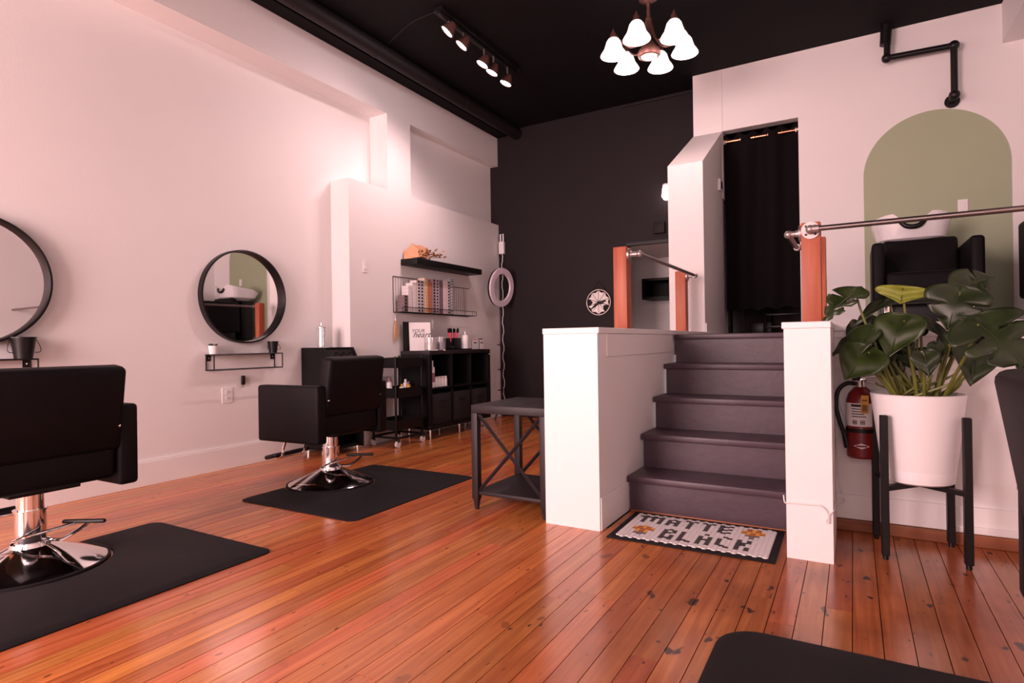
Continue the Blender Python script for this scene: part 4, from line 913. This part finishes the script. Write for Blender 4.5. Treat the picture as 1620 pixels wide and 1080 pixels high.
# thin white cord over the narrow half wall
yq = YLOW-.022
P_ = [onY(1334, 522, yq), onY(1334, 560, yq), onY(1331, 590, yq), onY(1326, 622, yq), onY(1337, 672, yq), onY(1324, 697, yq), onY(1326, 729, yq), onY(1329, 767, yq), onY(1336, 792, yq-.01)]
P_ += [Vector((KR1+.006, 3.0, onY(1318, 805, 2.9).z)), Vector((KR1+.004, 2.83, onY(1316, 806, 2.83).z)), onY(1311, 815, 2.80), onY(1307, 826, 2.80), onY(1311, 826, 2.798), onY(1309, 812, 2.798), onY(1298, 800, 2.80), onY(1280, 798, 2.80), onY(1250, 795, 2.80), Vector((KR0-.005, 2.81, onY(1246, 795, 2.81).z)), Vector((KR0-.012, 2.83, .265))]
o = obj('thin_cord', B().tube(smoothpath(P_, 5), .003, 6), M_CORD); tag(o, 'thin white cord hanging along the landing wall and around the narrow half wall', 'cord')

# ------------------------------------------------------------------ planter, stand, monstera
pc = Vector((.240, 3.14, 0))
t = thing('plant_stand', 'black four legged wooden plant stand under the white planter', 'plant stand', pc); t.rotation_euler.z = math.radians(5)
hw = .145
for sx_ in (-1, 1):
    for sy_ in (-1, 1):
        b = B(); b.box((sx_*hw, sy_*hw, .318), (.030, .030, .60), .003, 1); lgp = obj('leg', b, M_BLACK, t); b = B(); b.cyl((sx_*hw, sy_*hw, 0), (sx_*hw, sy_*hw, .02), .011, seg=10); obj('foot', b, M_BLACK, lgp)
b = B(); b.box((0, 0, .305), (2*hw*1.414, .026, .022), 0, 1, R3('Z', 45)); obj('cross_bar', b, M_BLACK, t); b = B(); b.box((0, 0, .305), (2*hw*1.414, .026, .020), 0, 1, R3('Z', -45)); obj('cross_bar', b, M_BLACK, t)
t = thing('planter_pot', 'large round white planter pot held in the black stand', 'pot', pc+Vector((0, 0, .3165)))
b = B(); b.lathe([(0, 0), (.118, 0), (.132, .008), (.138, .055), (.1375, .058), (.138, .061), (.176, .375), (.178, .385), (.172, .388), (.166, .380), (.135, .07), (0, .07)], seg=64); obj('body', b, M_POT, t)
b = B(); b.lathe([(0, .345), (.06, .348), (.12, .343), (.163, .345), (.16, .32), (0, .32)], seg=32); obj('soil', b, M_SOIL, t)
mo = thing('monstera_plant', 'leafy monstera plant growing in the white planter', 'plant', pc+Vector((0, 0, .662)))
ORG = mo.location.copy()
def leaf_mesh(L_, Wd, splits=3, cup=.18, droop=.25, seed=0):
    r_ = random.Random(seed); b = B(); NU, NV = 30, 6; rows = []
    ns = [(.18+.62*(k+.5)/max(1, splits)+r_.uniform(-.03, .03)) for k in range(splits)]
    for side in (-1, 1):
        g = []
        for i in range(NU+1):
            u = i/NU; a = u*math.pi
            w = Wd/2*(math.sin(math.pi*min(1, u**.58))**1.0)*1.06
            row = []
            for j in range(NV+1):
                v = j/NV; notch = 1.0
                for q in ns:
                    qq = q+(.02 if side > 0 else -.02); dd = abs(u-qq-.10*v)
                    if dd < .026: notch = .22
                x = side*w*min(v, notch); yy = L_*(u*1.18-.18)*(1)+(-.10*L_*(1-u)**6 if v > .1 else 0)*(0)
                if v < .05 and u < .15: yy = max(yy, 0)   # notch where the stalk joins
                yy += .10*L_*v*(1-u)*0 
                z = cup*abs(x)-droop*L_*(max(0, u-.2))**2+.006*math.sin(9*u+3*v+seed)
                row.append(b.bm.verts.new(Vector((x, yy, z))))
            g.append(row)
        for i in range(NU):
            for j in range(NV):
                f = (g[i][j], g[i+1][j], g[i+1][j+1], g[i][j+1])
                b.bm.faces.new(f if side > 0 else f[::-1])
    bmesh.ops.remove_doubles(b.bm, verts=b.bm.verts[:], dist=1e-5)
    bmesh.ops.dissolve_degenerate(b.bm, edges=b.bm.edges[:], dist=1e-5)
    for f in b.bm.faces: f.smooth = True
    me = bpy.data.meshes.new('leaf'); b.bm.to_mesh(me); b.bm.free(); return me
def vein_mesh(L_, droop):
    b = B(); b.tube([Vector((0, L_*(u*1.18-.18), .0035-droop*L_*max(0, u-.2)**2)) for u in [.155+.80*k/10 for k in range(11)]], .0016, 5); return b.mesh('midrib')
def add_leaf(bp, tp, yb, yt, wpx, m=None, splits=3, face=(0, -1, .35), cup=.18, droop=.2, seed=0, rootx=0.0, rooty=0.0):
    p0 = onY(*bp, yb); p1 = onY(*tp, yt); L_ = (p1-p0).length*1.04; d = (p1-p0).normalized(); n = Vector(face); n = (n-d*n.dot(d)).normalized(); x = d.cross(n)
    Wd = wpx*p0.y/1.0/ (ray(*bp).y*FPX)
    M_ = Matrix((x, d, n)).transposed().to_4x4(); M_.translation = p0-ORG
    me = leaf_mesh(L_, Wd, splits, cup, droop, seed); me.transform(M_)
    o = obj('leaf', me, m or M_LEAF, mo); sm = o.modifiers.new('solid', 'SOLIDIFY'); sm.thickness = .0012
    vm = vein_mesh(L_, droop); vm.transform(M_); obj('midrib', vm, M_VEIN, o)
    r0 = Vector((rootx, rooty, -.012)); e = p0-ORG; mid = r0.lerp(e, .5)+Vector((0, 0, .05))
    b = B(); b.tube(bez(r0, r0+Vector((e.x*.15, e.y*.15, .35*max(.08, e.z))), e-d*.02+Vector((0, 0, -.05-.2*max(0, e.z-.1))), e, 10), .006, 7, [.0085-.0045*k/10 for k in range(11)]); obj('stalk', b, M_STEM, mo)
LV = [  # base px, tip px, Y at base, Y at tip, width px, material, splits, facing, cup, droop
    ((1354, 462), (1299, 502), 3.10, 3.02, 62, M_LEAF2, 3, (-.2, -.6, .9), .15, .25, -.08, -.02),
    ((1428, 456), (1425, 479), 3.12, 3.10, 70, M_LEAFY, 0, (0, -1, -.1), .05, .1, .0, .0),
    ((1408, 476), (1346, 508), 3.20, 3.14, 26, M_LEAF, 0, (0, -.6, 1), .3, .3, -.03, .03),
    ((1430, 506), (1404, 562), 3.02, 2.95, 70, M_LEAF2, 0, (-.2, -.8, .7), .2, .15, .0, -.05),
    ((1378, 524), (1340, 572), 3.04, 2.98, 46, M_LEAF2, 0, (-.3, -.7, .8), .35, .2, -.06, -.05),
    ((1374, 556), (1337, 599), 2.98, 2.90, 70, M_LEAF2, 0, (-.1, -.9, .5), .1, .1, -.06, -.06),
    ((1392, 530), (1456, 556), 3.12, 3.10, 40, M_LEAF, 0, (0, -.8, .8), .2, .25, .02, .0),
    ((1518, 461), (1499, 519), 3.05, 3.00, 84, M_LEAF, 2, (-.1, -1, .25), .12, .1, .06, -.02),
    ((1516, 458), (1577, 434), 3.14, 3.20, 56, M_LEAF, 1, (.1, -.9, .3), .2, .2, .06, .02),
    ((1548, 512), (1640, 588), 2.75, 2.62, 112, M_LEAF, 3, (.1, -.9, .5), .06, .15, .08, -.05),
    ((1543, 550), (1538, 607), 2.95, 2.90, 62, M_LEAF, 0, (.2, -.9, .3), .3, .15, .08, -.02),
    ((1462, 558), (1470, 594), 2.97, 2.93, 40, M_LEAF, 0, (0, -.9, .4), .2, .2, .02, -.06),
    ((1478, 545), (1490, 570), 3.05, 3.02, 26, M_LEAF, 0, (.3, -.8, .5), .3, .2, .03, -.03),
    ((1528, 512), (1556, 500), 3.10, 3.08, 34, M_LEAFY, 0, (0, -.7, .8), .2, .3, .06, .0),
    ((1459, 508), (1510, 543), 3.16, 3.12, 24, M_LEAF, 0, (0, -.6, 1), .4, .2, .03, .02),
    ((1350, 540), (1314, 560), 3.08, 3.04, 22, M_LEAF, 0, (0, -.6, 1), .4, .2, -.07, -.02),
    ((1400, 556), (1372, 588), 3.10, 3.05, 40, M_LEAF, 0, (0, -.9, .6), .3, .2, -.04, .0),
    ((1420, 548), (1440, 572), 3.12, 3.10, 40, M_LEAF, 0, (0, -.9, .6), .3, .2, .0, .03),
    ((1360, 515), (1338, 532), 3.2, 3.2, 34, M_LEAF, 0, (0, -.6, 1), .3, .2, -.05, .03),
    ((1510, 535), (1480, 560), 3.18, 3.16, 36, M_LEAF, 0, (.2, -.9, .5), .3, .2, .05, .03),
    ((1386, 508), (1362, 536), 3.22, 3.20, 44, M_LEAF, 0, (-.2, -.9, .5), .3, .2, -.05, .05),
    ((1440, 560), (1462, 586), 3.20, 3.18, 44, M_LEAF, 0, (.1, -.9, .5), .3, .2, .02, .05),
    ((1412, 572), (1396, 600), 3.16, 3.14, 40, M_LEAF, 0, (0, -.9, .4), .3, .2, -.02, .03),
    ((1500, 548), (1528, 566), 3.20, 3.18, 40, M_LEAF, 0, (.1, -.9, .5), .3, .2, .06, .05),
    ((1452, 528), (1474, 514), 3.16, 3.16, 20, M_LEAF, 0, (0, -.8, .6), .4, .2, .03, .02),
    ((1400, 528), (1352, 545), 3.14, 3.08, 44, M_LEAF, 0, (-.2, -.7, .9), .25, .2, -.03, .0),
]
for i, a in enumerate(LV): add_leaf(a[0], a[1], a[2], a[3], a[4], a[5], a[6], a[7], a[8], a[9], i*3+1, a[10], a[11])
rs = random.Random(11)
for k in range(14):
    a = rs.uniform(0, 6.28); r0 = Vector((.08*math.cos(a), .08*math.sin(a), -.012)); e = Vector((rs.uniform(-.16, .2), rs.uniform(-.10, .10), rs.uniform(.08, .17)))
    b = B(); b.tube(bez(r0, r0+Vector((0, 0, .05)), e-Vector((0, 0, .03)), e, 8), .006, 6, [.008-.004*q/8 for q in range(9)]); obj('stalk', b, M_STEM, mo)

# ------------------------------------------------------------------ chandelier
cc = Vector((-1.392, 4.669, 0)); t = thing('chandelier', 'bronze chandelier with six glowing frosted bell shades', 'lamp', (cc.x, cc.y, ZC))
b = B(); b.lathe([(0, 0), (.075, 0), (.075, -.012), (.045, -.03), (.018, -.04), (.012, -.09), (0, -.09)], seg=28); obj('canopy', b, M_BRONZE, t)
CH0 = len(t.children)
b = B(); b.lathe([(.012, -.02), (.016, -.06), (.014, -.10), (.024, -.11), (.026, -.13), (.022, -.15), (.022, -.27), (.03, -.30), (.055, -.335), (.085, -.375), (.09, -.40), (.085, -.42), (.072, -.425), (.07, -.40), (0, -.36)], seg=28); obj('column', b, M_BRONZE, t)
M_SHADE = mat('glowing_frosted_glass', (.9, .82, .80), .4, var=0, emit=(1.0, .78, .79), estr=1.15)
M_BOWL = mat('frosted_bowl_glass', (.85, .76, .74), .4, var=0, emit=(1.0, .72, .70), estr=1.1)
b = B(); b.lathe([(.068, -.405), (.062, -.425), (.04, -.437), (0, -.442)], seg=28); obj('centre_bowl', b, M_BOWL, t, 'frosted glass centre bowl')
for k in range(6):
    a = math.radians(28+60*k); d = Vector((math.cos(a), math.sin(a), 0)); RR = .285
    b = B(); b.tube(bez(d*.022+Vector((0, 0, -.14)), d*.06+Vector((0, 0, -.42)), d*.19+Vector((0, 0, -.36)), d*(RR-.02)+Vector((0, 0, -.235)), 14), .008, 8); b.tube([d*(RR-.02)+Vector((0, 0, -.235)), d*RR+Vector((0, 0, -.232))], .008, 8); ar_ = obj('arm', b, M_BRONZE, t)
    b = B(); b.lathe([(0, -.18), (.006, -.19), (.010, -.205), (.022, -.225), (.024, -.24), (.030, -.25), (.030, -.268), (0, -.268)], d*RR, 20); obj('socket_cup', b, M_BRONZE, ar_)
    b = B(); b.lathe([(.026, -.262), (.042, -.272), (.056, -.292), (.066, -.325), (.076, -.355), (.096, -.385), (.106, -.405), (.103, -.407), (.092, -.388), (.072, -.358), (.062, -.327), (.052, -.296), (.038, -.277), (.020, -.268)], d*RR, 32, closed=True); sh = obj('shade', b, M_SHADE, t, 'glowing frosted bell shade')
    b = B(); b.sphere(d*RR+Vector((0, 0, -.345)), .028, 12); obj('bulb', b, mat('bulb_glow', (1, .9, .9), .3, var=0, emit=(1, .75, .76), estr=6), sh)
    l = bpy.data.lights.new('chandelier_bulb', 'POINT'); l.energy = 3.0; l.color = (1, .67, .66); l.shadow_soft_size = .05
    lo = bpy.data.objects.new('chandelier_bulb', l); COL.objects.link(lo); lo.location = (cc.x+d.x*RR, cc.y+d.y*RR, ZC-.50)
for o in t.children:
    if o.name.split('.')[0] != 'canopy': o.location.z -= .055

# ------------------------------------------------------------------ track light
t = thing('track_light', 'black ceiling track with five lit spotlight heads', 'lamp', (-2.91, 3.9, 3.69))
b = B(); b.box((0, .625, -.012), (.035, 1.27, .024), .003); b.box((0, .625, .012), (.10, 1.30, .034)); obj('track', b, M_BLACK, t)
M_SPOT = mat('spot_glow', (1, .9, .95), .3, var=0, emit=(1.0, .88, .97), estr=22)
for px, aim in (((707, 50), (-.8, -.45, -1)), ((730, 72), (-.7, -.4, -1)), ((763, 102), (-.5, -.3, -1)), ((778, 115), (-.42, -.22, -1)), ((800, 132), (-.38, -.2, -1))):
    p = onX(*px, -2.93); p.z = max(p.z, 3.5); lp = p-t.location; a = Vector(aim).normalized(); rot = a.to_track_quat('Z', 'Y').to_matrix()
    b = B(); b.lathe([(0, -.09), (.026, -.09), (.036, -.07), (.060, -.005), (.062, .004), (.058, .004), (.054, -.004), (0, -.012)], lp, 24, rot); h_ = obj('spot_head', b, M_BRONZE, t)
    b = B(); b.lathe([(0, .002), (.025, .0015), (.052, -.001), (.052, -.006), (0, -.006)], lp, 24, rot); obj('lamp_face', b, M_SPOT, h_, 'glowing lamp face')
    b = B(); b.tube([lp-a*.05, Vector((.0, lp.y, lp.z+.05)), Vector((0, lp.y, -.01))], .008, 8); obj('bracket', b, M_IRON, h_)
    l = bpy.data.lights.new('track_spot', 'SPOT'); l.energy = 9 if aim[1] < -.35 else 26; l.color = (1, .67, .66); l.spot_size = math.radians(112); l.spot_blend = .8; l.shadow_soft_size = .04
    lo = bpy.data.objects.new('track_spot', l); COL.objects.link(lo); lo.location = p+a*.02; lo.rotation_euler = (-a).to_track_quat('Z', 'Y').to_euler()
o = obj('ceiling_wire', B().tube(smoothpath([(-2.93, 3.89, 3.69), (-3.2, 3.92, 3.70), (-3.45, 4.0, 3.69), (-3.65, 4.1, 3.70)]), .004, 6), M_DUCT); tag(o, 'thin dark wire along the ceiling from the track light', 'wire')
